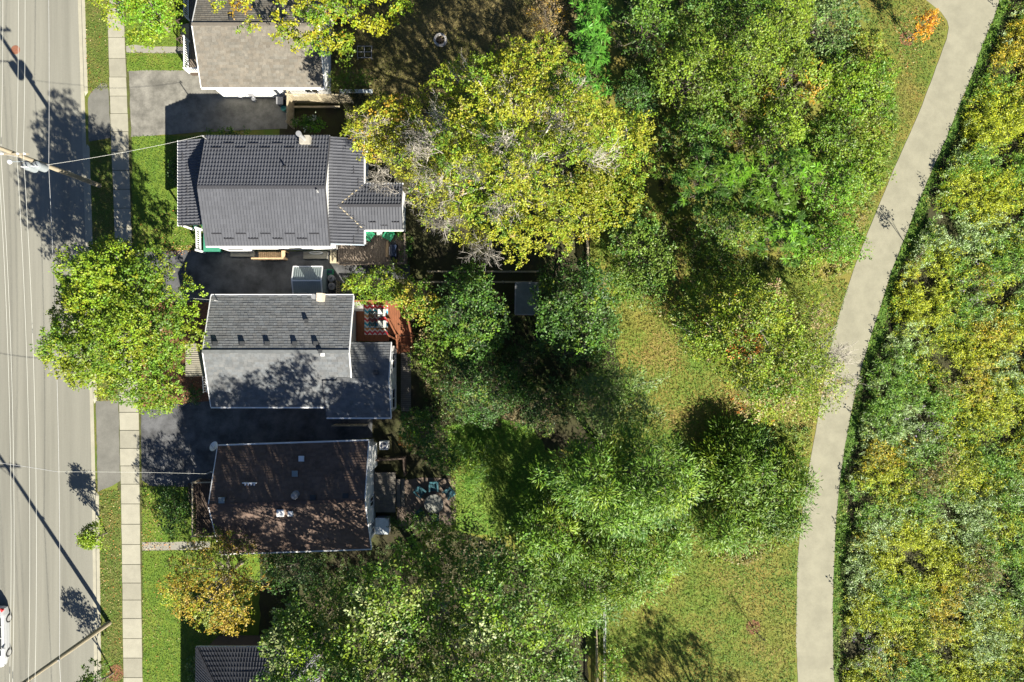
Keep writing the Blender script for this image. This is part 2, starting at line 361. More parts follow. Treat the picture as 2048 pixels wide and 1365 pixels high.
# ---------------------------------------------------------------- roofs and houses
M_capA = mat('tan_ridge_cap', (.13, .115, .095), .95); M_capC = mat('grey_ridge_cap', (.12, .127, .13), .95); M_capD = mat('brown_ridge_cap', (.1, .065, .05), .95)
def lerp(a, b, t): return a+(b-a)*t
def covering(A, B, C, D, style, seed=1):
    """real shingle tabs / pressed steel tiles over the slope A,B (eave) C,D (ridge)"""
    r = random.Random(seed); mb = MB(); A, B, C, D = map(Vector, (A, B, C, D))
    nrmv = (B-A).cross(D-A).normalized()
    if nrmv.z < 0: nrmv = -nrmv
    L = ((A+B)/2-(C+D)/2).length
    ex = .2 if style == 'shingle' else .34
    n = max(1, round(L/ex))
    for i in range(n):
        t0 = i/n; t1 = min(1, (i+1)/n+.012)
        l0, r0, l1, r1 = lerp(A, D, t0), lerp(B, C, t0), lerp(A, D, t1), lerp(B, C, t1); W = (r0-l0).length
        if W < .05: continue
        if style == 'shingle':
            x = -r.uniform(0, .4)
            while x < W:
                w_ = r.choice((.26, .32, .38, .45)); a = max(0, x)/W; b = min(W, x+w_-.012)/W; x += w_
                if b-a < .01: continue
                up = nrmv*(.024+r.uniform(0, .016)); lo = nrmv*.004; s = r.uniform(.84, 1.12); hue = r.uniform(-.03, .03); c = (s*(1+hue), s, s*(1-hue))
                p0, p1, p2, p3 = lerp(l0, r0, a), lerp(l0, r0, b), lerp(l1, r1, b), lerp(l1, r1, a)
                mb.quad(p0+up, p1+up, p2+lo, p3+lo, col=c); mb.quad(p0, p1, p1+up, p0+up, col=(s*.55,)*3)
        else:
            cw = .225; k = max(1, round(W/cw)); prof = []
            for j in range(k): prof += [(j/k, .06), ((j+.2)/k, .06), ((j+.32)/k, .012), ((j+.88)/k, .004)]
            prof.append((1, .06)); st = nrmv*.055
            T = [lerp(l0, r0, u)+nrmv*z+st for u, z in prof]; U = [lerp(l1, r1, u)+nrmv*z for u, z in prof]; F = [lerp(l0, r0, u)+nrmv*(z-.01) for u, z in prof]
            for q in range(len(prof)-1):
                if q % 4 == 0: s = r.uniform(.93, 1.07)
                mb.quad(T[q], T[q+1], U[q+1], U[q], col=(s,)*3); mb.quad(F[q], F[q+1], T[q+1], T[q], col=(s*.9,)*3)
    return mb
def roof_plane(parent, A, B, C, D, style, m, mt, seed=1, th=.14):
    mb = MB(); A, B, C, D = map(Vector, (A, B, C, D)); n = (B-A).cross(D-A).normalized(); n = n if n.z > 0 else -n
    e = Vector((0, 0, -th)); T = [A, B, C, D]; Bt = [q+e for q in T]
    mb.quad(*T); mb.quad(*reversed(Bt))
    for i in range(4): mb.quad(T[i], Bt[i], Bt[(i+1) % 4], T[(i+1) % 4])
    o = part('roof', mb, {M_shA: M_capA, M_shC: M_capC, M_shD: M_capD}.get(m, M_dtrim), parent)
    part('shingles' if style == 'shingle' else 'steel_tiles', covering(A+n*.003, B+n*.003, C+n*.003, D+n*.003, style, seed), m, o, kind='stuff')
    return o
def gable(parent, TL, TR, BR, BL, he, hr, style, m, mt, mw, over=.3, seed=1, capm=None, gutter=True, rend=True):
    tl, tr, br, bl = (G(x, y, he) for x, y in (TL, TR, BR, BL)); rl = (tl+bl)/2; rr = (tr+br)/2; rl.z = rr.z = hr
    up = roof_plane(parent, tr, tl, rl, rr, style, m, mt, seed); lo = roof_plane(parent, bl, br, rr, rl, style, m, mt, seed+1)
    bar(lo, 'ridge_cap', capm or M_capD, rl+Vector((0, 0, .03)), rr+Vector((0, 0, .03)), .24, .05)
    if gutter:
        off = (tl-bl).normalized()
        bar(up, 'gutter', M_trim if mt != M_dtrim else M_greyp, tl+off*.06+Vector((0, 0, -.05)), tr+off*.06+Vector((0, 0, -.05)), .12, .1)
        bar(lo, 'gutter', M_trim, bl-off*.06+Vector((0, 0, -.05)), br-off*.06+Vector((0, 0, -.05)), .12, .1)
    # walls
    ux = (tr-tl).normalized(); uy = (tl-bl).normalized(); mb = MB()
    q = [tl+ux*over-uy*over, tr-ux*over-uy*over, br-ux*over+uy*over, bl+ux*over+uy*over]
    slope = (hr-he)/((tl-bl).length/2); zw = he+slope*over-.16
    g1 = (q[0]+q[3])/2; g2 = (q[1]+q[2])/2; g1.z = g2.z = hr-.18
    b0 = [Vector((p.x, p.y, 0)) for p in q]; t0 = [Vector((p.x, p.y, zw)) for p in q]
    mb.quad(b0[0], b0[3], t0[3], g1, t0[0]); mb.quad(b0[2], b0[1], t0[1], g2, t0[2])
    mb.quad(b0[1], b0[0], t0[0], t0[1]); mb.quad(b0[3], b0[2], t0[2], t0[3])
    wl = part('wall', mb, mw, parent)
    for a, b, c in ((tl, rl, bl), (tr, rr, br)):
        for e0, e1 in ((a, b), (c, b)): bar(parent, 'rake_board', M_trim if mt != M_dtrim else mt, e0+Vector((0, 0, -.06)), e1+Vector((0, 0, -.06)), .06, .2)
    return up, lo, wl, (rl, rr)
def on_slope(A, B, C, D, gx, gy):
    """height of the plane through A,B,D at ground px"""
    p = G(gx, gy); A, B, D = Vector(A), Vector(B), Vector(D); n = (B-A).cross(D-A)
    z = A.z-(n.x*(p.x-A.x)+n.y*(p.y-A.y))/n.z; return Vector((p.x, p.y, z))
def roofpt(px, py, he, hr, ye, yr):
    """image pixel on a slope running from eave row ye (height he) to ridge row yr (hr), all ground px"""
    h = (he+hr)/2
    for _ in range(12):
        gy = CY+(py-CY)*(1-h/CH); h = he+(hr-he)*(gy-ye)/(yr-ye)
    return P(px, py, h)
def vent_box(parent, p, s=.3, m=None, h=.14):
    mb = MB(); x, y, z = p; a = s/2
    mb.prism([(x-a, y-a), (x+a, y-a), (x+a, y+a), (x-a, y+a)], z-.1, z+h*.7)
    mb.prism([(x-a*1.2, y-a*1.2), (x+a*1.2, y-a*1.2), (x+a*1.2, y+a*1.2), (x-a*1.2, y+a*1.2)], z+h*.7, z+h)
    return part('roof_vent', mb, m or M_vent, parent)
def pipe_vent(parent, p, r=.06, h=.35, m=None, name='vent_pipe'):
    mb = MB(); mb.tube([(p[0], p[1], p[2]-.1), (p[0], p[1], p[2]+h)], r, 8); mb.tube([(p[0], p[1], p[2]), (p[0], p[1], p[2]+.04)], r*2, 8)
    return part(name, mb, m or M_greyp, parent)
def window(parent, a, b, z0, z1, out, name='window'):
    """window between ground points a,b on a wall; out = outward unit vector"""
    a, b, out = Vector(a), Vector(b), Vector(out); d = (b-a).normalized(); mb = MB(); c = (a+b)/2
    rz = math.atan2(d.y, d.x); L = (b-a).length
    f = MB()
    for q0, q1 in ((z0-.06, z0), (z1, z1+.06)): f.box((c.x+out.x*.03, c.y+out.y*.03, (q0+q1)/2), (L+.12, .08, q1-q0), rz)
    for e in (a, b, c): f.box((e.x+out.x*.03, e.y+out.y*.03, (z0+z1)/2), (.06, .08, z1-z0), rz)
    o = part(name, f, M_trim, parent); g = MB().box((c.x+out.x*.02, c.y+out.y*.02, (z0+z1)/2), (L-.02, .04, z1-z0-.004), rz)
    part('pane', g, M_glass, o); return o
def mast(parent, p, h=.9):
    mb = MB(); mb.tube([(p[0], p[1], p[2]-.3), (p[0], p[1], p[2]+h), (p[0]+.12, p[1]-.03, p[2]+h+.1), (p[0]+.2, p[1]-.04, p[2]+h)], .035, 8)
    return part('service_mast', mb, M_galv, parent)
SERV = {}
# ---- house A: tan shingles, white siding
hA = root('house', 'house with tan shingle roof and white walls under the yellow tree', 'house', G(560, 105))
upA, loA, wA, _ = gable(hA, (440, 4), (672, 4), (672, 206), (440, 206), 3.3, 4.8, 'shingle', M_shA, M_trim, M_white, .4, 11, M_capA)
for px, py in ((465, 38), (530, 36), (598, 40), (570, 38)): vent_box(upA, roofpt(px, py, 3.3, 4.8, 4, 105), .3)
for x0, x1 in ((622, 648),): window(wA, G(x0, 195.7), G(x1, 195.7), 1.2, 2.1, (0, -1, 0))
mb = MB().box((*G(470, 194.8)[:2], 1.05), (.9, .06, 2.1)); part('door', mb, M_trim, wA)
mb = MB().box((*G(508, 193)[:2], .55), (.5, .25, .7)); part('meter_box', mb, M_greyp, hA)
pA = part('porch', MB().box((*G(409, 70)[:2], .3), (1.9, 6.6, .5)), M_dkwood, hA)
for i in range(12): bar(pA, 'porch_board', M_oldwood, G(388+i*3.9, -12, .575), G(388+i*3.9, 152, .575), .14, .04)
for x, y in ((386, -10), (386, 48), (386, 90), (386, 152), (410, 152), (434, 152)): bar(pA, 'rail_post', M_trim, G(x, y, .56), G(x, y, 1.6), .1, .1)
for a, b in (((386, 90), (386, 152)), ((386, 152), (434, 152)), ((386, -10), (386, 48))):
    for z in (1.5, .8): bar(pA, 'rail', M_trim, G(*a, z), G(*b, z), .07, .05)
    n = int(math.hypot(b[0]-a[0], b[1]-a[1])/4.2)
    for i in range(1, n): bar(pA, 'baluster', M_trim, G(a[0]+(b[0]-a[0])*i/n, a[1]+(b[1]-a[1])*i/n, .82), G(a[0]+(b[0]-a[0])*i/n, a[1]+(b[1]-a[1])*i/n, 1.5), .04, .04)
for i in range(3): part('step', MB().box((*G(380-i*6.5, 70)[:2], (.44-i*.14)/2), (.27, 1.4, .44-i*.14)), M_palewood, pA)
for y in (52, 88): bar(pA, 'stair_rail', M_dkwood, G(386, y, 1.45), G(364, y, .9), .07, .06); bar(pA, 'rail_post', M_dkwood, G(364, y, 0), G(364, y, .95), .08, .08)
# ---- house B: charcoal steel tiles
hB = root('house', 'house with charcoal steel tile roof and white fascia beside the dark driveway', 'house', G(566, 401))
EB = ((450, 299.5), (682.5, 299.5), (682.5, 504), (450, 504))
upB, loB, wB, rB = gable(hB, *EB, 3.4, 4.75, 'tile', M_metal, M_dtrim, M_white, .12, 21, M_dtrim)
def lean(parent, a, b, c, d, seed, style='tile', m=None, mt=None): return roof_plane(parent, a, b, c, d, style, m or M_metal, mt or M_dtrim, seed)
porchB = lean(hB, G(391, 302, 2.7), G(391, 463, 2.7), G(452, 463, 3.3), G(452, 302, 3.3), 31)
bar(porchB, 'gutter', M_trim, G(389.5, 301, 2.66), G(389.5, 464, 2.66), .12, .1)
rear = lean(hB, G(742.6, 498.6, 2.7), G(742.6, 299, 2.7), G(679, 299, 3.32), G(679, 498.6, 3.32), 33)
ext1 = lean(hB, G(816, 384.5, 2.6), G(697, 384.5, 2.6), G(697, 427.5, 3.15), G(816, 427.5, 3.15), 35)
ext2 = lean(hB, G(697, 470.5, 2.6), G(816, 470.5, 2.6), G(816, 427.5, 3.15), G(697, 427.5, 3.15), 36)
bar(ext2, 'ridge_cap', M_dtrim, G(697, 427.5, 3.2), G(816, 427.5, 3.2), .22, .05)
for a, b in (((697, 427.5, 3.2), (741, 386, 2.75)), ((697, 427.5, 3.2), (741, 469.5, 2.75))): bar(rear, 'valley_flashing', M_palewood, G(*a), G(*b), .09, .03)
bar(rear, 'gutter', M_trim, G(743.5, 498, 2.64), G(743.5, 472, 2.64), .12, .1); bar(rear, 'gutter', M_trim, G(743.5, 382, 2.64), G(743.5, 300, 2.64), .12, .1)
bar(ext2, 'gutter', M_trim, G(742, 472, 2.56), G(817, 472, 2.56), .12, .1); bar(ext1, 'gutter', M_trim, G(742, 383, 2.56), G(817, 383, 2.56), .12, .1)
bar(rear, 'fascia', mat('blue_fascia', (0.35, 0.42, 0.5), 0.6), G(681, 499.8, 3.2), G(743, 499.8, 2.6), .05, .16)
part('wall', MB().prism([G(681, 493)[:2], G(737, 493)[:2], G(737, 304)[:2], G(681, 304)[:2]], 0, 2.6), M_white, hB)
part('wall', MB().prism([G(738, 466)[:2], G(811, 466)[:2], G(811, 389)[:2], G(738, 389)[:2]], 0, 2.5), M_white, hB)
for i in range(6):
    for row, (yo, m0) in enumerate(((492.0, 0), (483.0, 1))):
        x = 474+i*45.5+(22 if row == 0 else 0)
        if x < 676:
            p = on_slope(G(450, 504, 3.4), G(682, 504, 3.4), None, G(450, 401.7, 4.75), x, yo)
            bar(loB, 'snow_guard', M_dtrim, p+Vector((-.36, 0, .09)), p+Vector((.36, 0, .09)), .05, .09)
            p = on_slope(G(450, 299.5, 3.4), G(682, 299.5, 3.4), None, G(450, 401.7, 4.75), x, 803-yo+4)
            bar(upB, 'snow_guard', M_dtrim, p+Vector((-.36, 0, .09)), p+Vector((.36, 0, .09)), .05, .09)
for y in range(312, 460, 21):
    x = 400 if (y//21) % 2 else 410
    p = on_slope(G(391, 302, 2.7), G(391, 463, 2.7), None, G(452, 302, 3.3), x, y); bar(porchB, 'snow_guard', M_dtrim, p+Vector((0, -.3, .08)), p+Vector((0, .3, .08)), .05, .08)
for y in range(316, 495, 22):
    x = 733 if (y//22) % 2 else 725
    p = on_slope(G(742.6, 299, 2.7), G(742.6, 498, 2.7), None, G(679, 299, 3.32), x, y); bar(rear, 'snow_guard', M_dtrim, p+Vector((0, -.3, .08)), p+Vector((0, .3, .08)), .05, .08)
for i, x in enumerate((738, 760, 782, 804)):
    for s, o in ((1, ext2), (-1, ext1)):
        y = 427.5+s*(30 if i % 2 else 36); p = Vector((*G(x, y)[:2], 3.15-.55*(30 if i % 2 else 36)/43)); bar(o, 'snow_guard', M_dtrim, p+Vector((-.28, 0, .09)), p+Vector((.28, 0, .09)), .05, .08)
p = roofpt(613, 283, 3.4, 4.75, 299.5, 401.7); ch = part('chimney', MB().prism([(p.x-.38, p.y-.3), (p.x+.38, p.y-.3), (p.x+.38, p.y+.3), (p.x-.38, p.y+.3)], 3.1, 4.05), M_tanmetal, upB)
part('flue', MB().tube([(p.x, p.y, 4), (p.x, p.y, 5.25)], .13, 12).tube([(p.x, p.y, 5.25), (p.x, p.y, 5.45)], .2, 12), M_galv, ch, smooth=False)
pipe_vent(upB, roofpt(571, 335, 3.4, 4.75, 299.5, 401.7), .07, .35, M_black); pipe_vent(loB, roofpt(636, 383, 3.4, 4.75, 504, 401.7), .07, .3, M_galv)
p = roofpt(414, 279, 3.4, 4.75, 299.5, 401.7); mast(upB, p, .9); SERV['B'] = p+Vector((.05, 0, .9))
# front porch floor and stairs of B
pf = part('porch_floor', MB().box((*G(431, 484)[:2], .45), (1.3, 1.75, .5)), M_porchg, hB)
part('porch_deck', MB().box((*G(420, 385)[:2], .4), (2.0, 6.0, .6)), M_porchg, hB)
for a, b in (((411, 463), (412, 506)),):
    for z in (.95, 1.6): bar(pf, 'rail', M_trim, G(*a, z), G(*b, z), .09, .07)
    for i in range(11): bar(pf, 'baluster', M_trim, G(a[0], a[1]+i*4.2, .9), G(a[0], a[1]+i*4.2, 1.6), .05, .05)
    for q in (a, b): bar(pf, 'rail_post', M_trim, G(*q, .2), G(*q, 1.75), .14, .14)
for y in (305, 380, 462): bar(porchB, 'porch_post', M_trim, G(394, y, 0), G(394, y, 2.62), .12, .12)
dB = part('side_door', MB().box((*G(487, 503.6)[:2], 1.25), (1.8, .1, 2.3)), M_trim, wB)
mb = MB(); c = G(489, 504.9); mb.prism([(c.x+.62*math.cos(t*math.pi/10), c.y+.02*0) for t in range(0)] or [(c.x-.6, c.y-.02), (c.x+.6, c.y-.02), (c.x+.6, c.y+.03), (c.x-.6, c.y+.03)], 1.55, 1.95); part('door_light', mb, M_glass, dB)
part('door_step', MB().box((*G(487, 509)[:2], .1), (1.9, .42, .2)), M_concb, hB)
# ---- house C: grey shingles
hC = root('house', 'house with grey shingle roof and row of dark roof vents', 'house', G(593, 702))
upC, loC, wC, _ = gable(hC, (459.5, 597.6), (727, 597.6), (727, 805.8), (459.5, 805.8), 3.4, 4.8, 'shingle', M_shC, M_trim, M_white, .45, 41, M_capC)
aT = roof_plane(hC, G(797, 685, 3.25), G(718, 685, 3.25), G(700, 755.5, 4.22), G(797, 755.5, 4.22), 'shingle', M_shC, M_trim, 43)
aB = roof_plane(hC, G(675, 826, 3.25), G(797, 826, 3.25), G(797, 755.5, 4.22), G(675, 755.5, 4.22), 'shingle', M_shC, M_trim, 44)
bar(aB, 'gutter', M_trim, G(675, 827.5, 3.2), G(797, 827.5, 3.2), .12, .1)
for e0, e1 in (((797, 685, 3.2), (797, 755.5, 4.17)), ((797, 826, 3.2), (797, 755.5, 4.17)), ((675, 826, 3.18), (675, 755.5, 4.15))): bar(hC, 'rake_board', M_trim if e0[0] > 700 else M_dtrim, G(*e0), G(*e1), .06, .2)
mb = MB(); w0 = [G(680, 818), G(793, 818), G(793, 692), G(680, 692)]; mb.prism([q[:2] for q in w0], 0, 3.2); mb.quad(G(793, 818, 3.2), G(793, 692, 3.2), G(793, 755, 4.05)); wC2 = part('wall', mb, M_white, hC)
for y0, y1 in ((706, 735), (775, 812)): window(wC2, G(793, y0), G(793, y1), 1.0, 2.1, (1, 0, 0))
for px in (432, 486, 536, 591, 633): vent_box(upC, roofpt(px, 688, 3.4, 4.8, 597.6, 701.7), .3, h=.18)
vent_box(upC, roofpt(614, 642, 3.4, 4.8, 597.6, 701.7), .22, h=.22); vent_box(loC, roofpt(642, 703, 3.4, 4.8, 805.8, 701.7), .22, h=.25); vent_box(loC, roofpt(646, 709, 3.4, 4.8, 805.8, 701.7), .24, M_trim, h=.12)
vent_box(aT, P(753, 745, 4.05), .3, h=.18)
p = roofpt(641, 596, 3.4, 4.8, 597.6, 701.7); ch = part('chimney', MB().box((p.x+.15, p.y, 3.7), (.42, .6, 1.2)), mat('buff_brick', (0.5, 0.43, 0.34), 0.9, .1, 8), upC); part('flue', MB().tube([(p.x-.3, p.y+.05, 3.2), (p.x-.3, p.y+.05, 4.1)], .12, 10).tube([(p.x-.3, p.y+.05, 4.1), (p.x-.3, p.y+.05, 4.2)], .2, 10), M_galv, ch)
p = roofpt(436, 602, 3.4, 4.8, 597.6, 701.7); mast(upC, p, .8); SERV['C'] = p+Vector((.05, 0, .8))
fp = part('entry_canopy', MB().box((*G(421, 718)[:2], 2.55), (1.5, 2.5, .12)), mat('ribbed_panel', (0.27, 0.25, 0.2), 0.6, .1, 5, stretch=(1, 9, 1)), hC)
for i in range(16): bar(fp, 'canopy_rib', M_concb, G(403, 689+i*4, 2.63), G(440, 689+i*4, 2.63), .03, .03)
for y in (690, 747): bar(fp, 'canopy_post', M_trim, G(405, y, 0), G(405, y, 2.5), .09, .09)
st = part('entry_step', MB().box((*G(436, 765)[:2], .3), (1.3, 1.6, .6)), M_conc, hC)
for z in (.9, 1.4): bar(st, 'rail', M_trim, G(421, 748, z), G(423, 783, z), .05, .05)
for i in range(8): bar(st, 'baluster', M_trim, G(421+i*.25, 748+i*4.8, .5), G(421+i*.25, 748+i*4.8, 1.4), .035, .035)
for x0, x1 in ((610, 645),): window(wC, G(x0, 794.8), G(x1, 794.8), 1.0, 2.0, (0, -1, 0))
part('door_step', MB().box((*G(668, 812)[:2], .15), (1.0, .75, .3)), M_concb, hC); part('door_step', MB().box((*G(625, 808)[:2], .05), (1.4, .3, .1)), M_conc, hC)
# ---- house D: brown shingles
hD = root('house', 'house with brown shingle roof and satellite dish in the maple shade', 'house', G(616, 976))
ED = ((471, 880), (755, 870.5), (760, 1072), (476, 1082))
upD, loD, wD, _ = gable(hD, *ED, 3.3, 5.1, 'shingle', M_shD, M_trim, M_white, .3, 51)
for px, py, s, m in ((604, 917, .34, M_trim), (591, 947, .36, M_shedm), (627, 995, .34, M_vent), (692, 992, .36, M_vent), (445, 1000, .36, M_shedm)): vent_box(upD, roofpt(px, py, 3.3, 5.1, 875, 977), s, m, .18)
p = roofpt(592, 990, 3.3, 5.1, 875, 977); part('turbine_vent', MB().lathe((p.x, p.y, p.z-.15), [(.3, 0), (.3, .2), (.2, .24), (.26, .4), (.27, .5), (.2, .62), (.05, .68)], 14), M_greyp, upD)
p = roofpt(500, 966, 3.3, 5.1, 875, 977); sn = part('snow_rail', MB().box((p.x, p.y, p.z+.06), (1.05, .08, .16)), M_trim, upD)
for i in range(4): part('bracket', MB().box((p.x-.3+i*.22, p.y-.1, p.z+.06), (.1, .16, .14)), M_trim, sn)
for px, py, s in ((563, 1025, .42), (583, 1026, .3)): vent_box(loD, roofpt(px, py, 3.3, 5.1, 1077, 977), s, M_trim, .3)
for (y0, y1) in ((898, 925), (985, 1003), (1035, 1058)): window(wD, G(747.5+(y0-880)*.025, y0), G(747.5+(y1-880)*.025, y1), .9, 2.1, (1, 0, 0))
part('bay', MB().prism([G(746, 880)[:2], G(757, 884)[:2], G(757, 930)[:2], G(746, 934)[:2]], .5, 2.6), M_white, wD)
p = roofpt(437, 892, 3.3, 5.1, 880, 977); ds = MB(); ax = Vector((-.35, .5, .8)).normalized(); sx = ax.cross(Vector((0, 0, 1))).normalized(); sy = ax.cross(sx); c0 = p+Vector((-.1, 0, .45)); rings = []
for r_, d_ in ((.02, 0), (.2, .03), (.36, .1)): rings.append([c0+ax*d_+sx*r_*math.cos(t*math.pi/8)+sy*r_*1.1*math.sin(t*math.pi/8) for t in range(16)])
for a, b in zip(rings, rings[1:]):
    for k in range(16): ds.quad(a[k], a[(k+1) % 16], b[(k+1) % 16], b[k])
dish = part('satellite_dish', ds, M_trim, upD); part('dish_arm', MB().tube([p+Vector((0, 0, -.1)), c0, c0+ax*.1-sy*.3, c0+ax*.4], .025, 6), M_galv, dish)
# front veranda of D
vf = part('veranda', MB().box((*G(433, 1010)[:2], .35), (2.5, 4.2, .5)), M_dkwood, hD)
for i in range(14): bar(vf, 'veranda_board', M_dkwood, G(404+i*4.5, 958, .62), G(404+i*4.5, 1062, .62), .16, .04)
for a, b in (((403, 958), (403, 1062)), ((403, 958), (466, 956)), ((403, 1062), (466, 1062))):
    bar(vf, 'rail', M_palewood, G(*a, 1.55), G(*b, 1.55), .09, .06); bar(vf, 'rail', M_dkwood, G(*a, .85), G(*b, .85), .06, .05)
    n = int(math.hypot(b[0]-a[0], b[1]-a[1])/4.5)
    for i in range(1, n): q = (a[0]+(b[0]-a[0])*i/n, a[1]+(b[1]-a[1])*i/n); bar(vf, 'baluster', M_dkwood, G(*q, .85), G(*q, 1.52), .04, .04)
    for q in (a, b): bar(vf, 'rail_post', M_palewood, G(*q, .0), G(*q, 1.68), .12, .12)
for i in range(3): part('step', MB().box((*G(396-i*7, 985)[:2], (.5-i*.16)/2), (.28, 1.5, .5-i*.16)), M_dkwood, vf)
# ---- house E: black tiles, hip roof
hE = root('house', 'house with black tile hip roof beyond the golden tree', 'house', G(535, 1370))
eE = [G(428, 1261, 3.0), G(660, 1261, 3.0), G(660, 1470, 3.0), G(428, 1470, 3.0)]; r0 = G(515, 1365, 5.2); r1 = G(575, 1365, 5.2)
for a, b, c, d, s in ((eE[1], eE[0], r0, r1, 1), (eE[0], eE[3], r0, r0, 2), (eE[3], eE[2], r1, r0, 3), (eE[2], eE[1], r1, r1, 4)): roof_plane(hE, a, b, c, d, 'tile', M_metE, M_dtrim, 60+s)
for q in (eE[0], eE[3]): bar(hE, 'hip_cap', M_dtrim, q+Vector((0, 0, .06)), r0+Vector((0, 0, .06)), .2, .06)
for a, b in ((eE[0], eE[1]), (eE[0], eE[3])): bar(hE, 'gutter', M_trim, a+Vector((-.02, .02, -.04)), b+Vector((-.02, .02, -.04)), .1, .1)
part('wall', MB().prism([G(438, 1460)[:2], G(650, 1460)[:2], G(650, 1271)[:2], G(438, 1271)[:2]], 0, 2.95), mat('dark_brick', (.075, .055, .048), .9, .15, 5), hE)
# ---------------------------------------------------------------- decks, sheds, fences, furniture
def deck(name, label, x0, x1, y0, y1, h, m, mf, along='y', pitch=3.7, loc=None):
    r = root(name, label, 'deck', G((x0+x1)/2, (y0+y1)/2))
    part('frame', MB().prism([G(x0+1, y1-1)[:2], G(x1-1, y1-1)[:2], G(x1-1, y0+1)[:2], G(x0+1, y0+1)[:2]], 0, h-.045), mf, r)
    if along == 'y':
        n = int((x1-x0)/pitch)
        for i in range(n): x = x0+(i+.5)*(x1-x0)/n; j = random.uniform(-.5, .5); bar(r, 'board', m, G(x, y0+j, h-.02), G(x, y1+j, h-.02), (x1-x0)/n/S-.012, .04)
    else:
        n = int((y1-y0)/pitch)
        for i in range(n): y = y0+(i+.5)*(y1-y0)/n; bar(r, 'board', m, G(x0, y, h-.02), G(x1, y, h-.02), (y1-y0)/n/S-.012, .04)
    return r
def railing(parent, pts, h, m, hr=.95, pitch=4.0, mb_=None, bal=True, top=.12):
    for a, b in zip(pts, pts[1:]):
        za, zb = (a[2] if len(a) > 2 else h), (b[2] if len(b) > 2 else h)
        bar(parent, 'rail', m, G(a[0], a[1], za+hr), G(b[0], b[1], zb+hr), top, .05); bar(parent, 'rail', m, G(a[0], a[1], za+.15), G(b[0], b[1], zb+.15), .05, .07)
        n = max(2, int(math.hypot(b[0]-a[0], b[1]-a[1])/pitch))
        if bal:
            for i in range(1, n): t = i/n; x, y, z = a[0]+(b[0]-a[0])*t, a[1]+(b[1]-a[1])*t, za+(zb-za)*t; bar(parent, 'baluster', mb_ or m, G(x, y, z+.15), G(x, y, z+hr-.02), .04, .04)
    for q in pts: z = q[2] if len(q) > 2 else h; bar(parent, 'rail_post', m, G(q[0], q[1], 0), G(q[0], q[1], z+hr+.06), .1, .1)
# deck of house B
dk = deck('deck', 'weathered grey board deck with green chairs behind the steel-tile house', 679, 816, 473, 532, .55, M_oldwood, M_dkwood, 'y', 4.6)
railing(dk, [(690, 531), (742, 531), (815, 531), (815, 474)], .55, M_oldwood, .9, 5.0)
for i in range(2): part('step', MB().box((*G(672-i*7, 512)[:2], (.36-i*.18)/2), (.3, 1.2, .36-i*.18)), M_palewood, dk)
def adirondack(c, rz, label, m, zz, name='garden_chair', group=None):
    r = root(name, label, 'chair', (c[0], c[1], zz), group)
    ca, sa = math.cos(rz), math.sin(rz); T = lambda x, y, z: (c[0]+x*ca-y*sa, c[1]+x*sa+y*ca, zz+z)
    for i in range(5): bar(r, 'seat_slat', m, T(-.27, -.25+i*.11, .36-.02*i), T(.27, -.25+i*.11, .36-.02*i), .1, .025)
    for i in range(5): x = -.22+i*.11; bar(r, 'back_slat', m, T(x*.9, .24, .28), T(x*1.15, .5, .86-abs(x)*.3), .1, .025)
    for s in (-1, 1):
        bar(r, 'arm', m, T(s*.33, -.34, .56), T(s*.31, .4, .56), .13, .03)
        bar(r, 'leg', m, T(s*.31, -.28, 0), T(s*.31, -.28, .55), .08, .05); bar(r, 'leg', m, T(s*.29, .34, 0), T(s*.29, .34, .55), .08, .05)
    return r
c = G(748, 474); adirondack(P(739, 472, .8), .9, 'green plastic garden chair angled at the corner of the steel-tile roof', M_greenp, .55)
adirondack(P(778, 473, .8), -.5, 'green plastic garden chair beside the tan plank on the deck', M_greenp, .55)
t = root('side_table', 'small pale square table between the two green chairs', 'table', tuple(P(759, 466, .55)))
p = P(759, 466, 1.0); part('top', MB().box((p.x, p.y, .98), (.44, .36, .04)), mat('pale_green_top', (.36, .45, .4), .4), t)
for sx in (-1, 1):
    for sy in (-1, 1): bar(t, 'leg', M_greyp, (p.x+sx*.18, p.y+sy*.14, .55), (p.x+sx*.18, p.y+sy*.14, .96), .03, .03)
q0, q1 = P(774, 482, .6), P(775, 514, .6); single('loose_plank', MB().box(((q0.x+q1.x)/2, (q0.y+q1.y)/2, .58), (.2, 1.35, .06), -.03), M_tanwood, 'tan wooden plank lying on the weathered deck', 'plank', (q0.x, (q0.y+q1.y)/2, .55))
p = P(788, 503, .9); b = root('barbecue', 'dark covered barbecue standing in the deck corner', 'barbecue', (p.x, p.y, .55))
part('cart', MB().box((p.x, p.y, .85), (.5, 1.05, .6)), M_black, b); hood = part('hood', MB().tube([(p.x, p.y-.45, 1.2), (p.x, p.y+.45, 1.2)], .26, 12), M_bluep, b)
bar(hood, 'handle', M_trim, (p.x-.3, p.y-.3, 1.2), (p.x-.3, p.y+.3, 1.2), .04, .04)
for s in (-.62, .62): bar(b, 'side_shelf', M_black, (p.x-.2, p.y+s, 1.1), (p.x+.2, p.y+s, 1.1), .25, .03)
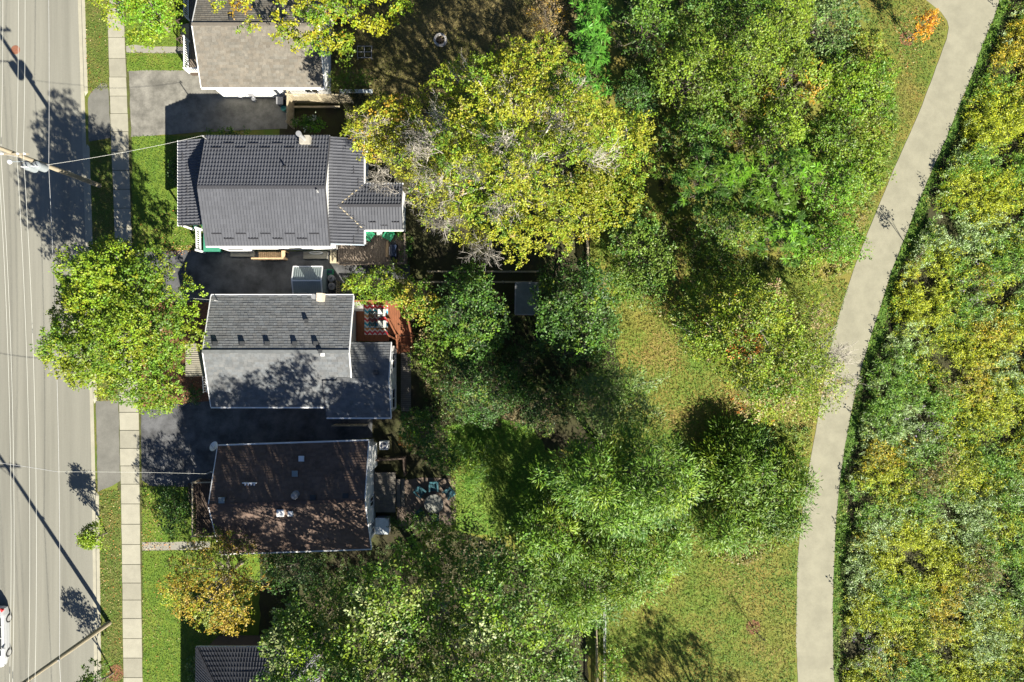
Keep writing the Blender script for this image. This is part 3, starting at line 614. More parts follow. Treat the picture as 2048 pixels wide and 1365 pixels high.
# side landing of house B
ld = root('side_landing', 'tan timber landing with open rail beside the side door', 'landing', G(546, 510))
for i in range(13): bar(ld, 'board', M_tanwood, G(522+i*3.9, 505.5, .3), G(522+i*3.9, 520, .3), .13, .04)
part('frame', MB().prism([G(521, 519)[:2], G(573, 519)[:2], G(573, 506)[:2], G(521, 506)[:2]], 0, .275), M_dkwood, ld)
for x in (522, 548, 573): bar(ld, 'post', M_tanwood, G(x, 520.5, 0), G(x, 520.5, 1.1), .1, .1)
for z in (1.1, .75): bar(ld, 'rail', M_tanwood, G(513, 521, z), G(582, 521, z), .14, .05)
bar(ld, 'rail', M_tanwood, G(576, 521, 1.1), G(576, 505.6, 1.1), .28, .06); bar(ld, 'post', M_tanwood, G(578, 506.5, 0), G(578, 506.5, 1.1), .1, .1)
ds_ = single('door_slab', MB().box((*G(632, 511)[:2], .1), (1.9, .6, .2)), M_concb, 'plain concrete landing slab between the timber landing and the deck', 'slab', G(632, 511))
m_ = root('garden_hose_reel', 'white coiled hose lying on the concrete landing slab', 'hose', G(634, 507, .2)); part('coil', MB().tube([G(634+13*math.cos(a*.35), 507+2.2*math.sin(a*.35), .22+a*.002) for a in range(40)], .025, 5), M_trim, m_)
# deck of house C with rug and furniture
dkc = deck('deck', 'rust stained timber deck with patterned rug behind the grey-shingle house', 717, 782, 604, 683, .8, M_redwood, M_dkwood, 'y', 3.6)
n = 11
wing = part('walkway', MB().prism([G(782.5, 672)[:2], G(823, 672)[:2], G(818, 606)[:2], G(782.5, 606)[:2]], 0, .755), M_dkwood, dkc)
for i in range(n): x = 784+i*3.6; bar(dkc, 'board', M_redwood, G(x, 606, .78), G(x, 670, .78), .132, .04)
for i in range(5): bar(dkc, 'stair_tread', M_redwood, G(801, 673.5+i*7, .66-i*.14), G(827, 673.5+i*7, .66-i*.14), .27, .04); 
for x in (802, 826.5): bar(dkc, 'stringer', M_redwood, G(x, 671, .62), G(x, 707, .02), .05, .2)
for i in range(5): bar(dkc, 'riser', M_dkwood, G(801.5, 670.5+i*7, .60-i*.13), G(826.5, 670.5+i*7, .60-i*.13), .03, .12)
railing(dkc, [(784, 640, .8), (800, 671, .8), (800, 706, .1)], .8, M_redwood, .95, 3.2)
railing(dkc, [(822, 640, .8), (829, 672, .8), (830, 706, .1)], .8, M_redwood, .95, 3.2)
railing(dkc, [(785, 672), (799, 679)], .8, M_redwood, .95, 3.2)
railing(dkc, [(718, 605), (760, 605), (818, 606)], .8, M_redwood, .95, 3.4)
tr_ = root('lattice_panel', 'pale lattice screen on the deck corner by the white rake board', 'lattice', G(727, 612, 0))
for i in range(8): bar(tr_, 'lath', M_trim, P(708+i*2.5, 603, 1.2), P(708+i*2.5, 623, 1.2), .025, .02)
for i in range(8): bar(tr_, 'lath', M_trim, P(707, 604.5+i*2.5, 1.22), P(727, 604.5+i*2.5, 1.22), .025, .02)
for q in ((708, 604), (726, 604), (708, 622), (726, 622)): a = P(*q, 1.2); bar(tr_, 'post', M_trim, (a.x, a.y, .8 if q[0] > 715 else 0), (a.x, a.y, 1.25), .06, .06)
def rug_mat():
    m = bpy.data.materials.new('chevron_rug'); m.use_nodes = True; t = m.node_tree; N = t.nodes; L = t.links; b = N['Principled BSDF']; b.inputs['Roughness'].default_value = .95
    geo = N.new('ShaderNodeNewGeometry'); sp = N.new('ShaderNodeSeparateXYZ'); L.new(geo.outputs['Position'], sp.inputs[0])
    def mth(op, a, v=None):
        n = N.new('ShaderNodeMath'); n.operation = op; L.new(a, n.inputs[0])
        if v is not None:
            if isinstance(v, float): n.inputs[1].default_value = v
            else: L.new(v, n.inputs[1])
        return n.outputs[0]
    zig = mth('PINGPONG', sp.outputs[0], .2); zz = mth('ADD', sp.outputs[1], zig)
    f = mth('FRACT', mth('MULTIPLY', zz, 3.0)); band = mth('FRACT', mth('MULTIPLY', sp.outputs[1], .95))
    rp = N.new('ShaderNodeValToRGB'); rp.color_ramp.interpolation = 'CONSTANT'; e = rp.color_ramp.elements
    e[0].color = (.02, .3, .45, 1); e[1].position = .42; e[1].color = (.5, .04, .06, 1); x = e.new(.74); x.color = (.45, .2, .06, 1); L.new(band, rp.inputs[0])
    mx = N.new('ShaderNodeMix'); mx.data_type = 'RGBA'; L.new(mth('GREATER_THAN', f, .62), mx.inputs[0]); L.new(rp.outputs[0], mx.inputs[6]); mx.inputs[7].default_value = (.6, .6, .57, 1)
    L.new(mx.outputs[2], b.inputs['Base Color']); return m
q = [P(x, y, .81) for x, y in ((729, 670), (776, 670), (776, 611), (729, 611))]
single('patterned_rug', MB().prism([a[:2] for a in q], .802, .812), rug_mat(), 'teal and red zigzag rug on the rust deck', 'rug', ((q[0].x+q[1].x)/2, (q[0].y+q[2].y)/2, .8))
p = P(745, 638, 1.1); ct = root('slatted_table', 'dark slatted patio table standing on the rug', 'table', (p.x, p.y, .812))
for i in range(12): bar(ct, 'slat', M_black, (p.x-.28, p.y-.55+i*.1, 1.22), (p.x+.28, p.y-.55+i*.1, 1.22), .075, .03)
for s in (-1, 1):
    bar(ct, 'apron', M_black, (p.x+s*.26, p.y-.58, 1.18), (p.x+s*.26, p.y+.58, 1.18), .04, .05)
    for u in (-1, 1): bar(ct, 'leg', M_black, (p.x+s*.25, p.y+u*.54, .812), (p.x+s*.25, p.y+u*.54, 1.2), .05, .05)
def sofa_chair(px, py, label, side):
    p = P(px, py, 1.1); r = root('patio_chair', label, 'chair', (p.x, p.y, .812)); z = .812
    part('seat', MB().box((p.x-.04, p.y, z+.4), (.5, .52, .13)), M_cush, r); part('backrest', MB().box((p.x+.28, p.y, z+.62), (.13, .54, .5)), M_cush, r)
    part('frame', MB().box((p.x, p.y, z+.31), (.62, .58, .05)), M_black, r)
    for u in (-1, 1):
        bar(r, 'arm', M_black, (p.x-.3, p.y+u*.31, z+.58), (p.x+.34, p.y+u*.31, z+.58), .06, .03)
        for v in (-1, 1): bar(r, 'leg', M_black, (p.x+v*.29, p.y+u*.31, z), (p.x+v*.29, p.y+u*.31, z+.57), .04, .04)
sofa_chair(764, 626, 'pale cushioned patio chair beside the shrub end of the rug', 1); sofa_chair(764, 649, 'pale cushioned patio chair nearest the stair rail', 1)
p = P(768, 637, 1.1); t = root('drinks_table', 'small round red side table between the pale patio chairs', 'table', (p.x, p.y, .812)); part('top', MB().lathe((p.x, p.y, 1.22), [(.16, 0), (.17, .03)], 14), M_red, t); part('pedestal', MB().lathe((p.x, p.y, .812), [(.12, 0), (.03, .03), (.03, .42)], 10), M_black, t)
# metal shed
sh = root('garden_shed', 'ribbed metal shed beside the dark driveway', 'shed', G(631, 566))
sa_, sb_, sc_, sd_ = G(603, 539, 2.0), G(659, 539, 2.0), G(659, 567, 2.4), G(603, 567, 2.4)
def ribbed(A, B, C, D, n):
    mb = MB(); N_ = (B-A).cross(D-A).normalized(); N_ = N_ if N_.z > 0 else -N_
    for i in range(n):
        for u0, u1, h0, h1 in ((0, .55, 0, 0), (.55, .65, 0, .03), (.65, .9, .03, .03), (.9, 1, .03, 0)):
            a0, a1 = (i+u0)/n, (i+u1)/n; mb.quad(lerp(A, B, a0)+N_*h0, lerp(A, B, a1)+N_*h1, lerp(D, C, a1)+N_*h1, lerp(D, C, a0)+N_*h0)
    return mb
part('roof', ribbed(sb_, sa_, sd_, sc_, 14), M_shedm, sh); part('roof', ribbed(G(603, 595, 2.0), G(659, 595, 2.0), sc_, sd_, 14), M_shedm, sh)
part('wall', MB().prism([G(605, 594)[:2], G(657, 594)[:2], G(657, 541)[:2], G(605, 541)[:2]], 0, 2.0), mat('blue_grey_shed_wall', (.2, .25, .29), .6), sh)
for a, b in ((sa_, sb_), (sa_, sd_), (sb_, sc_), (sd_, sc_), (G(603, 595, 2), sd_), (G(659, 595, 2), sc_)): bar(sh, 'trim', M_trim, a+Vector((0, 0, .01)), b+Vector((0, 0, .01)), .08, .06)
# bins
def bin_(px, py, m, label, rnd=True, h=.72):
    p = P(px, py, h); r = root('rubbish_bin', label, 'bin', (p.x, p.y, 0))
    if rnd:
        part('drum', MB().lathe((p.x, p.y, 0), [(.2, 0), (.25, h-.1)], 16), m, r); l = part('lid', MB().lathe((p.x, p.y, h-.1), [(.29, 0), (.29, .05), (.24, .08), (.08, .1)], 18), m, r)
        bar(l, 'handle', M_black, (p.x-.09, p.y-.05, h+.04), (p.x+.09, p.y+.05, h+.04), .04, .04)
        for s in (-1, 1): bar(r, 'side_handle', m, (p.x+s*.27, p.y, h-.2), (p.x+s*.33, p.y, h-.2), .12, .05)
    else:
        part('tub', MB().prism([(p.x-.22, p.y-.17), (p.x+.22, p.y-.17), (p.x+.24, p.y+.19), (p.x-.24, p.y+.19)], 0, .42), m, r); part('rim', MB().box((p.x, p.y, .44), (.54, .44, .04)), m, r); part('contents', MB().box((p.x, p.y, .465), (.36, .26, .02)), M_bluep, r)
bin_(660, 544, M_greenp, 'green plastic recycling tub behind the metal shed', False, .45)
bin_(662, 557, M_greyp, 'round grey rubbish bin next to the green tub'); bin_(663, 573, M_greyp, 'round grey rubbish bin nearest the grey-shingle eave')
# water: brown yard fence stub near bins
def fence(label, pts, h, m, gap=3.2, bw=.1, cat='fence', name='fence', posts=True, slats=True, rails=True, group=None):
    r = root(name, label, cat, G(*pts[0]), group)
    for a, b in zip(pts, pts[1:]):
        L = math.hypot(b[0]-a[0], b[1]-a[1]); n = max(1, int(L/gap))
        if rails:
            for z in (h*.18, h-.06): bar(r, 'rail', m, G(*a, z), G(*b, z), .05, .09)
        if slats:
            for i in range(n): t = (i+.5)/n; q = (a[0]+(b[0]-a[0])*t, a[1]+(b[1]-a[1])*t); hh = h+random.uniform(-.03, .02); bar(r, 'slat', m, G(q[0], q[1]+.9, .05), G(q[0], q[1]+.9, hh), bw if abs(b[0]-a[0]) > abs(b[1]-a[1]) else .025, .025 if abs(b[0]-a[0]) > abs(b[1]-a[1]) else bw)
        if posts:
            k = max(1, round(L/60))
            for i in range(k+1): t = i/k; q = (a[0]+(b[0]-a[0])*t, a[1]+(b[1]-a[1])*t); bar(r, 'post', m, G(*q, 0), G(*q, h+.08), .1, .1)
    return r
fence('pale open picket fence behind the white wall of the tan-shingle house', [(588, 206), (706, 206)], 1.9, M_palewood, 2.7, .05)
fence('pale picket fence section by the hydrangea under the big yellow tree', [(704, 240), (740, 240)], 1.7, M_palewood, 3.4, .06)
fence('tall weathered board gate fence across the end of the light driveway', [(590, 200), (588, 258)], 1.9, M_palewood, 3.0, .1)
single('fallen_beam', MB().box((*P(628, 214, .35)[:2], .3), (4.1, .14, .12), 0.0).box((*P(585, 214, .3)[:2], .15), (.12, .12, .3)).box((*P(668, 214, .3)[:2], .15), (.12, .12, .3)), M_palewood, 'long pale low beam in front of the open picket fence', 'beam', P(628, 214))
single('white_bench', MB().box((*P(712, 182.5, .5)[:2], .45), (2.6, .28, .05)).box((*P(684, 182.5, .5)[:2], .21), (.08, .26, .42)).box((*P(740, 182.5, .5)[:2], .21), (.08, .26, .42)), mat('grey_white_paint', (.5, .54, .54), .7, .2, 5), 'long flaking white plank bench beside the white house wall', 'bench', P(712, 182.5))
p = P(560, 203, .8); t = root('recycling_box', 'dark blue recycling bin beside the board gate fence', 'bin', (p.x, p.y, 0)); part('tub', MB().prism([(p.x-.2, p.y-.25), (p.x+.2, p.y-.25), (p.x+.24, p.y+.28), (p.x-.24, p.y+.28)], 0, .85), M_bluep, t); part('rim', MB().box((p.x, p.y+.02, .87), (.54, .6, .04)), M_greyp, t)
p = P(566, 216, .6); t = root('watering_tub', 'green teal tub squeezed beside the board gate fence', 'tub', (p.x, p.y, 0)); part('tub', MB().lathe((p.x, p.y, 0), [(.17, 0), (.22, .5), (.19, .5), (.16, .2)], 14), mat('teal_tub', (.05, .24, .2), .5), t)
for px, py, lab in ((482, 193, 'white plastic bucket on the driveway edge by the white wall'), (508, 199, 'small white pail fallen by the meter box')):
    p = P(px, py, .2); t = root('bucket', lab, 'bucket', (p.x, p.y, 0)); part('pail', MB().lathe((p.x, p.y, 0), [(.13, 0), (.16, .32), (.14, .32), (.11, .06)], 14), M_trim, t)
# rear fences and garden frame
fence('low timber rail fence with pale top rail around the shaded bed', [(858, 545), (1075, 545)], .9, M_palewood, 9, .06, slats=False)
fence('pale horizontal board fence between the two shaded back yards', [(838, 566), (1062, 566)], 1.2, M_palewood, 9, .14, slats=False)
fence('short timber fence end beside the bins', [(680, 565), (679, 594)], 1.0, M_palewood, 4, .09)
fence('thin brown wooden fence edging the park strip by the big yellow tree', [(1172, 455), (1174, 545)], 1.1, M_palewood, 4, .1)
fence('weathered post fence beside the grassy park strip near the dark maple', [(1188, 1180), (1192, 1330), (1192, 1500)], 1.2, M_palewood, 5, .1)
fence('open wire fence posts along the park edge by the dark maple', [(1207, 1180), (1208, 1500)], 1.2, M_galv, 8, .02, slats=False)
gs = root('garden_shed', 'flat grey-roofed shed half hidden under the dark green tree', 'shed', G(1050, 600)); pr = [P(x, y, 2.1) for x, y in ((1030, 629), (1076, 630), (1076, 566), (1031, 566))]
part('roof', MB().prism([a[:2] for a in pr], 2.05, 2.17), mat('grey_felt', (.13, .145, .145), .8), gs); part('wall', MB().prism([(a.x*.995, a.y*.99) for a in pr], 0, 2.05), M_dkwood, gs)
for a, b in zip(pr, pr[1:]+pr[:1]): bar(gs, 'edge_trim', M_greyp, (a.x, a.y, 2.15), (b.x, b.y, 2.15), .08, .1)
# fire pit
fp_ = root('fire_pit', 'round stone fire pit ring on the dry shaded lawn', 'fire pit', G(881, 82))
for i in range(13):
    a = i*2*math.pi/13; x, y = 881+11*math.cos(a), 82+11*math.sin(a); c = G(x, y); part('stone', MB().box((c.x, c.y, .1), (.24+.05*math.sin(i*3), .17, .2+.04*math.cos(i*5)), -a+math.pi/2), M_stone, fp_)
part('ash', MB().lathe((*G(881, 82)[:2], .03), [(.34, 0), (.33, .02)], 12), M_soil, fp_)
for i in range(4): a = i*1.1; c = G(881, 82); bar(fp_, 'log', M_dkwood, (c.x-.3*math.cos(a), c.y-.3*math.sin(a), .1), (c.x+.3*math.cos(a), c.y+.3*math.sin(a), .16), .08, .08)
pl_ = root('planter_frame', 'square divided planter frame under the yellow maple edge', 'planter', P(728, 105))
for i in range(3): bar(pl_, 'rail', M_greyp, P(715+i*14, 92, .4), P(715+i*14, 117, .4), .05, .05)
for i in range(3): bar(pl_, 'rail', M_greyp, P(714, 93+i*11.5, .4), P(744, 93+i*11.5, .4), .05, .05)
for q in ((715, 93), (743, 93), (715, 116), (743, 116)): a = P(*q, .4); bar(pl_, 'leg', M_greyp, (a.x, a.y, 0), (a.x, a.y, .4), .05, .05)
part('soil', MB().prism([P(x, y, .3)[:2] for x, y in ((716, 116), (742, 116), (742, 94), (716, 94))], .25, .32), M_soil, pl_)
# back of house D
dd = deck('deck', 'grey-brown low deck at the back of the brown-shingle house', 751, 793, 943, 1022, .5, M_ddeck, M_dkwood, 'x', 3.9)
for i in range(2): part('step', MB().box((*G(798+i*8, 985)[:2], (.34-i*.17)/2), (.3, 2.2, .34-i*.17)), M_ddeck, dd)
railing(dd, [(756, 916), (812, 912), (814, 945)], 0.02, M_dkwood, 1.3, 3.6)
pt = tag(single('patio', MB().prism(jit(W2([(795, 1052), (912, 1050), (912, 958), (845, 955), (795, 962)]), .03, .5, 4), .0, .05), M_paver, None, None, (0, 0, 0)), kind='structure')
def shift(px, py): return P(px, py, .7)
p = shift(868, 1008); t = root('patio_table', 'round patio table on the shaded brown patio', 'table', (p.x, p.y, .05)); part('top', MB().lathe((p.x, p.y, .74), [(.74, 0), (.75, .02), (.7, .03)], 28), mat('pale_glass_top', (.2, .2, .18), .25, .15, 3, spec=.6), t)
for i in range(4): a = .785+i*1.571; bar(t, 'leg', M_black, (p.x+.55*math.cos(a), p.y+.55*math.sin(a), .05), (p.x+.4*math.cos(a), p.y+.4*math.sin(a), .75), .04, .04)
for px, py, lab in ((840, 986, 'teal sling chair at the round table, next to the deck steps'), (867, 976, 'teal sling chair at the round table, back to the shrubs'), (897, 988, 'teal sling chair at the round table, beside the sunny lawn'), (840, 1030, 'teal sling chair at the round table, towards the white chest'), (868, 1040, 'teal sling chair at the round table, nearest the big maple')):
    q = shift(px, py); adirondack(q, math.atan2((p.y-q.y), (p.x-q.x))+math.pi/2, lab, M_teal, .05, 'patio_chair')
p = P(764, 1053, .9); t = root('storage_chest', 'white lidded storage chest against the back of the brown-shingle house', 'chest', (p.x, p.y, 0)); part('box', MB().box((p.x, p.y, .42), (1.0, 1.22, .84)), M_greyp, t); part('lid', MB().box((p.x, p.y, .87), (1.06, 1.28, .06)), mat('white_lid', (.62, .66, .68), .5), t)
p = P(767, 892, .8); t = root('air_conditioner', 'square white air conditioner unit in the shade of the shrub', 'air conditioner', (p.x, p.y, 0)); part('case', MB().box((p.x, p.y, .38), (.66, .66, .76)), M_trim, t)
g_ = part('grille', MB().lathe((p.x, p.y, .762), [(.27, 0), (.26, .01)], 20), M_bluep, t)
for i in range(3): bar(g_, 'fan_blade', M_greyp, (p.x, p.y, .785), (p.x+.2*math.cos(i*2.09), p.y+.2*math.sin(i*2.09), .785), .12, .01)
sg = root('side_gate', 'low slatted gate between the grey-shingle and brown-shingle houses', 'gate', G(710, 850)); 
for i in range(9): bar(sg, 'slat', M_palewood, G(674+i*7.6, 848, .05), G(674+i*7.6, 848, 1.2), .2, .03)
for z in (.3, 1.1): bar(sg, 'rail', M_palewood, G(670, 849, z), G(738, 849, z), .05, .08)
# side path of house C
sp = root('stepping_path', 'grey board path along the back wall of the grey-shingle house', 'path', G(812, 760))
for i in range(30): bar(sp, 'board', M_ddeck, G(802, 708+i*3.9, .04), G(822, 708+i*3.9, .04), .13, .06)
# planks beside the trail
ps = root('plank_stack', 'small stack of tan planks at the meadow edge by the trail', 'planks', G(1832, 520))
for i in range(5): bar(ps, 'plank', M_tanwood, G(1826+i*.6, 513+i*4.2, .1+.02*i), G(1840+i*.5, 512+i*4.4, .14+.02*i), .15, .05)
# ---------------------------------------------------------------- street furniture
mh = root('manhole_cover', 'round rusty manhole cover in the road', 'manhole cover', G(29, 99, -.122)); part('ring', MB().lathe((*G(29, 99)[:2], -.122), [(.36, 0), (.36, .008), (.33, .009)], 28), M_iron, mh); part('plate', MB().lathe((*G(29, 99)[:2], -.118), [(.32, 0), (.31, .01)], 28), M_iron, mh)
POLES = [(182, -502), (200, 372), (219, 1246), (240, 2120)]
ARM = (-.65, -.45, .58, 1.02)
def pole(i, label, extra):
    x, y = POLES[i]; c = G(x, y); r = root('utility_pole', label, 'utility pole', (c.x, c.y, 0), 'utility poles along the road')
    part('shaft', MB().tube([(c.x, c.y, 0), (c.x, c.y, 5), (c.x, c.y, 11)], [.19, .16, .12], 12), M_pole, r)
    a = part('crossarm', MB().box((c.x+.15, c.y-.14, 9.75), (2.1, .1, .12)), M_pole, r)
    for s in (-.5, .7): bar(a, 'brace', M_galv, (c.x+s, c.y-.14, 9.7), (c.x, c.y-.14, 9.05), .03, .03)
    for d in ARM: part('insulator', MB().lathe((c.x+d, c.y-.14, 9.8), [(.03, 0), (.07, .04), (.04, .08), (.07, .12), (.03, .18)], 8), M_trim, a)
    part('insulator', MB().lathe((c.x, c.y, 10.98), [(.03, 0), (.07, .06), (.03, .18)], 8), M_trim, r)
    part('cable_clamp', MB().box((c.x+.16, c.y, 6.4), (.22, .1, .14)), M_galv, r)
    if extra:
        for dx, dy in ((-.28, -.42), (.4, -.38)):
            t = part('transformer', MB().lathe((c.x+dx, c.y+dy, 7.0), [(.26, 0), (.29, .05), (.29, .8), (.27, .88), (.1, .94)], 18), M_can, r)
            for s in (-1, 1): part('bushing', MB().tube([(c.x+dx+s*.12, c.y+dy-.1, 7.9), (c.x+dx+s*.16, c.y+dy-.14, 8.15)], .035, 6), M_trim, t)
        part('hanger', MB().box((c.x+.05, c.y-.2, 7.5), (.7, .12, .1)), M_galv, r)
        lm = part('street_light', MB().tube([(c.x, c.y, 7.4), (c.x-.7, c.y-.1, 7.75), (c.x-1.35, c.y-.12, 7.8)], .035, 8), M_can, r)
        part('lamp_head', MB().lathe((c.x-1.5, c.y-.12, 7.7), [(.12, 0), (.17, .06), (.12, .16), (.04, .19)], 12), M_trim, lm)
pole(0, 'wooden utility pole beyond the top of the yellow tree', False)
pole(1, 'wooden utility pole with two grey transformer cans and street light', True)
pole(2, 'wooden utility pole without transformers on the lawn strip by the silver car', False)
pole(3, 'wooden utility pole beyond the black-tile house', False)
def sag(a, b, s, n=24): return [lerp(Vector(a), Vector(b), i/n)-Vector((0, 0, s*4*(i/n)*(1-i/n))) for i in range(n+1)]
def wire(name, label, offx, h, r, m, s, group):
    mb = MB(); pts = []
    for (x0, y0), (x1, y1) in zip(POLES, POLES[1:]):
        a, b = G(x0, y0, h), G(x1, y1, h); a.x += offx; b.x += offx; a.y -= .14; b.y -= .14; pts += sag(a, b, s)[(1 if pts else 0):]
    mb.tube(pts, r, 5); return single(name, mb, m, label, 'wire', pts[0], group)
for d, lab_ in zip(ARM, ('bright power line on the crossarm end over the road', 'bright power line beside the road end of the crossarms', 'bright power line on the house side of the pole tops', 'bright power line on the crossarm end towards the houses')): wire('power_line', lab_, d, 9.98, .0095, M_wire, .55, 'overhead power lines')
wire('communication_cable', 'low grey communication cable below the power lines', .25, 6.4, .012, M_cable, .4, None)
def drop(name, label, a, b, s=.4, r=.009, m=None):
    mb = MB().tube(sag(a, b, s), r, 5); return single(name, mb, m or M_wire, label, 'wire', tuple(a))
c1 = G(*POLES[1]); drop('service_drop', 'service wire from the transformer pole to the steel-tile house', (c1.x+.25, c1.y, 6.5), SERV['B'], .35)
pc_ = G(204.6, 585, 5.98); pc_.x += .25; drop('service_drop', 'service wire from the street maple to the grey-shingle house', pc_, SERV['C'], .3)
pm = G(209.6, 915, 6.05); pm.x += .25; drop('service_drop', 'service wire from the low cable to the brown-shingle house', pm, P(413, 948, 3.9), .2)
drop('service_drop', 'thin dark wire crossing the road to the low cable', (pm.x-8, pm.y+1.2, 6.3), pm, .2, .015, M_cable)
bar(hD, 'service_mast', M_galv, P(413, 948, 3.9)-Vector((0, 0, 1.0)), P(413, 948, 3.9), .06, .06)
part('mast_bracket', MB().box((P(413, 948, 3.9).x+.35, P(413, 948, 3.9).y, 3.35), (.8, .05, .05)), M_galv, hD)
# silver car
M_car = mat('silver_paint', (.36, .37, .38), .25, .02, 1, spec=.6); M_tyre = mat('tyre_rubber', (.02, .02, .02), .8)
cc = G(-1, 1269, -.122); car = root('parked_car', 'silver white car on the road at the edge of the picture', 'car', tuple(cc))
def loft(st, n=None):
    mb = MB(); rings = []
    for yy, prof in st: rings.append([(cc.x+x, cc.y+yy, cc.z+z) for x, z in prof])
    for a, b in zip(rings, rings[1:]):
        for k in range(len(a)-1): mb.quad(a[k], b[k], b[k+1], a[k+1])
    mb.quad(*rings[0]); mb.quad(*reversed(rings[-1])); return mb
def sec(w_, zb, zs, zt, tw): return [(-w_*.96, zb), (-w_, (zb+zs)/2), (-w_*.985, zs), (-tw, zt), (-tw*.5, zt+.03), (tw*.5, zt+.03), (tw, zt), (w_*.985, zs), (w_, (zb+zs)/2), (w_*.96, zb)]
part('body', loft([(2.42, sec(.62, .45, .6, .72, .5)), (2.3, sec(.84, .3, .72, .95, .7)), (1.8, sec(.92, .24, .85, 1.02, .8)), (.6, sec(.93, .22, .88, 1.0, .82)), (-.9, sec(.93, .22, .86, .98, .82)), (-1.7, sec(.9, .24, .78, .9, .74)), (-2.2, sec(.8, .3, .62, .76, .6)), (-2.4, sec(.6, .4, .5, .6, .45))]), M_car, car, smooth=True)
cab = part('cabin', loft([(2.1, [(-.72, .95), (-.6, 1.08), (.6, 1.08), (.72, .95)]), (1.6, [(-.8, .98), (-.63, 1.5), (.63, 1.5), (.8, .98)]), (.2, [(-.82, .97), (-.66, 1.6), (.66, 1.6), (.82, .97)]), (-.5, [(-.82, .96), (-.64, 1.52), (.64, 1.52), (.82, .96)]), (-1.35, [(-.76, .92), (-.66, .99), (.66, .99), (.76, .92)])]), M_glass, car)
part('roof_panel', loft([(1.75, [(-.6, 1.46), (-.57, 1.53), (.57, 1.53), (.6, 1.46)]), (.2, [(-.68, 1.57), (-.63, 1.64), (.63, 1.64), (.68, 1.57)]), (-.5, [(-.66, 1.5), (-.6, 1.56), (.6, 1.56), (.66, 1.5)])]), M_car, cab, smooth=True)
for s in (-1, 1):
    for yy in (1.38, -1.35):
        o = part('wheel', MB().tube([(cc.x+s*.76, cc.y+yy, cc.z+.33), (cc.x+s*.945, cc.y+yy, cc.z+.33)], .33, 22), M_tyre, car); rim = part('rim', MB().tube([(cc.x+s*.93, cc.y+yy, cc.z+.33), (cc.x+s*.957, cc.y+yy, cc.z+.33)], .22, 18), M_galv, o)
    part('tail_light', MB().box((cc.x+s*.74, cc.y+2.22, cc.z+.86), (.22, .2, .2), -s*.5), M_red, car); part('headlight', MB().box((cc.x+s*.66, cc.y-2.2, cc.z+.66), (.3, .2, .12), s*.5), M_trim, car)
    part('mirror', MB().box((cc.x+s*1.0, cc.y-.75, cc.z+1.02), (.2, .1, .14)), M_car, car)
    for z0 in (-.85, .1, 1.0): bar(cab, 'pillar', M_car, (cc.x+s*.815, cc.y+z0, cc.z+.97), (cc.x+s*.66, cc.y+z0+(.35 if z0 < -.5 else -.05), cc.z+1.55), .06, .06)
# ---------------------------------------------------------------- vegetation
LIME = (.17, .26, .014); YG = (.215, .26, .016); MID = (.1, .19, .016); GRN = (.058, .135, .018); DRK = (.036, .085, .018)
GOLD = (.36, .23, .02); ORNG = (.42, .16, .03); TAN = (.29, .22, .1); SILV = (.14, .215, .06); BRT = (.12, .26, .014); OLIVE = (.15, .195, .03); WHT = (.44, .5, .36); PURP = (.25, .19, .29); PALE = (.26, .31, .12); BRN = (.11, .09, .04)
SUNV = np.array([SAZ[0]*math.cos(EL), SAZ[1]*math.cos(EL), math.sin(EL)])
def ell(cx, cy, rx_, ry_, n=18, j=.12, seed=0):
    r = random.Random(seed*77+int(cx)); return [(cx+rx_*math.cos(a)*(q := 1+r.uniform(-j, j)), cy+ry_*math.sin(a)*q) for a in [2*math.pi*i/n for i in range(n)]]
def branch(mb, p, d, L, r, depth, rnd, spread=.6, n=3):
    p = Vector(p); d = Vector(d).normalized(); q1 = p+d*L*.5+Vector((rnd.uniform(-1, 1), rnd.uniform(-1, 1), rnd.uniform(-.5, .7)))*L*.08; q = p+d*L+Vector((rnd.uniform(-1, 1), rnd.uniform(-1, 1), rnd.uniform(-.3, .8)))*L*.12
    mb.tube([p, q1, q], [r, r*.8, r*.55], n, cap=False)
    if depth > 0:
        for base, k in ((q, 3), (q1, 2)):
            for _ in range(k):
                e = (d+Vector((rnd.uniform(-1, 1), rnd.uniform(-1, 1), rnd.uniform(-.5, .8)))*spread*1.4).normalized(); branch(mb, base, e, L*rnd.uniform(.5, .75), r*.55, depth-1, rnd, spread, n)
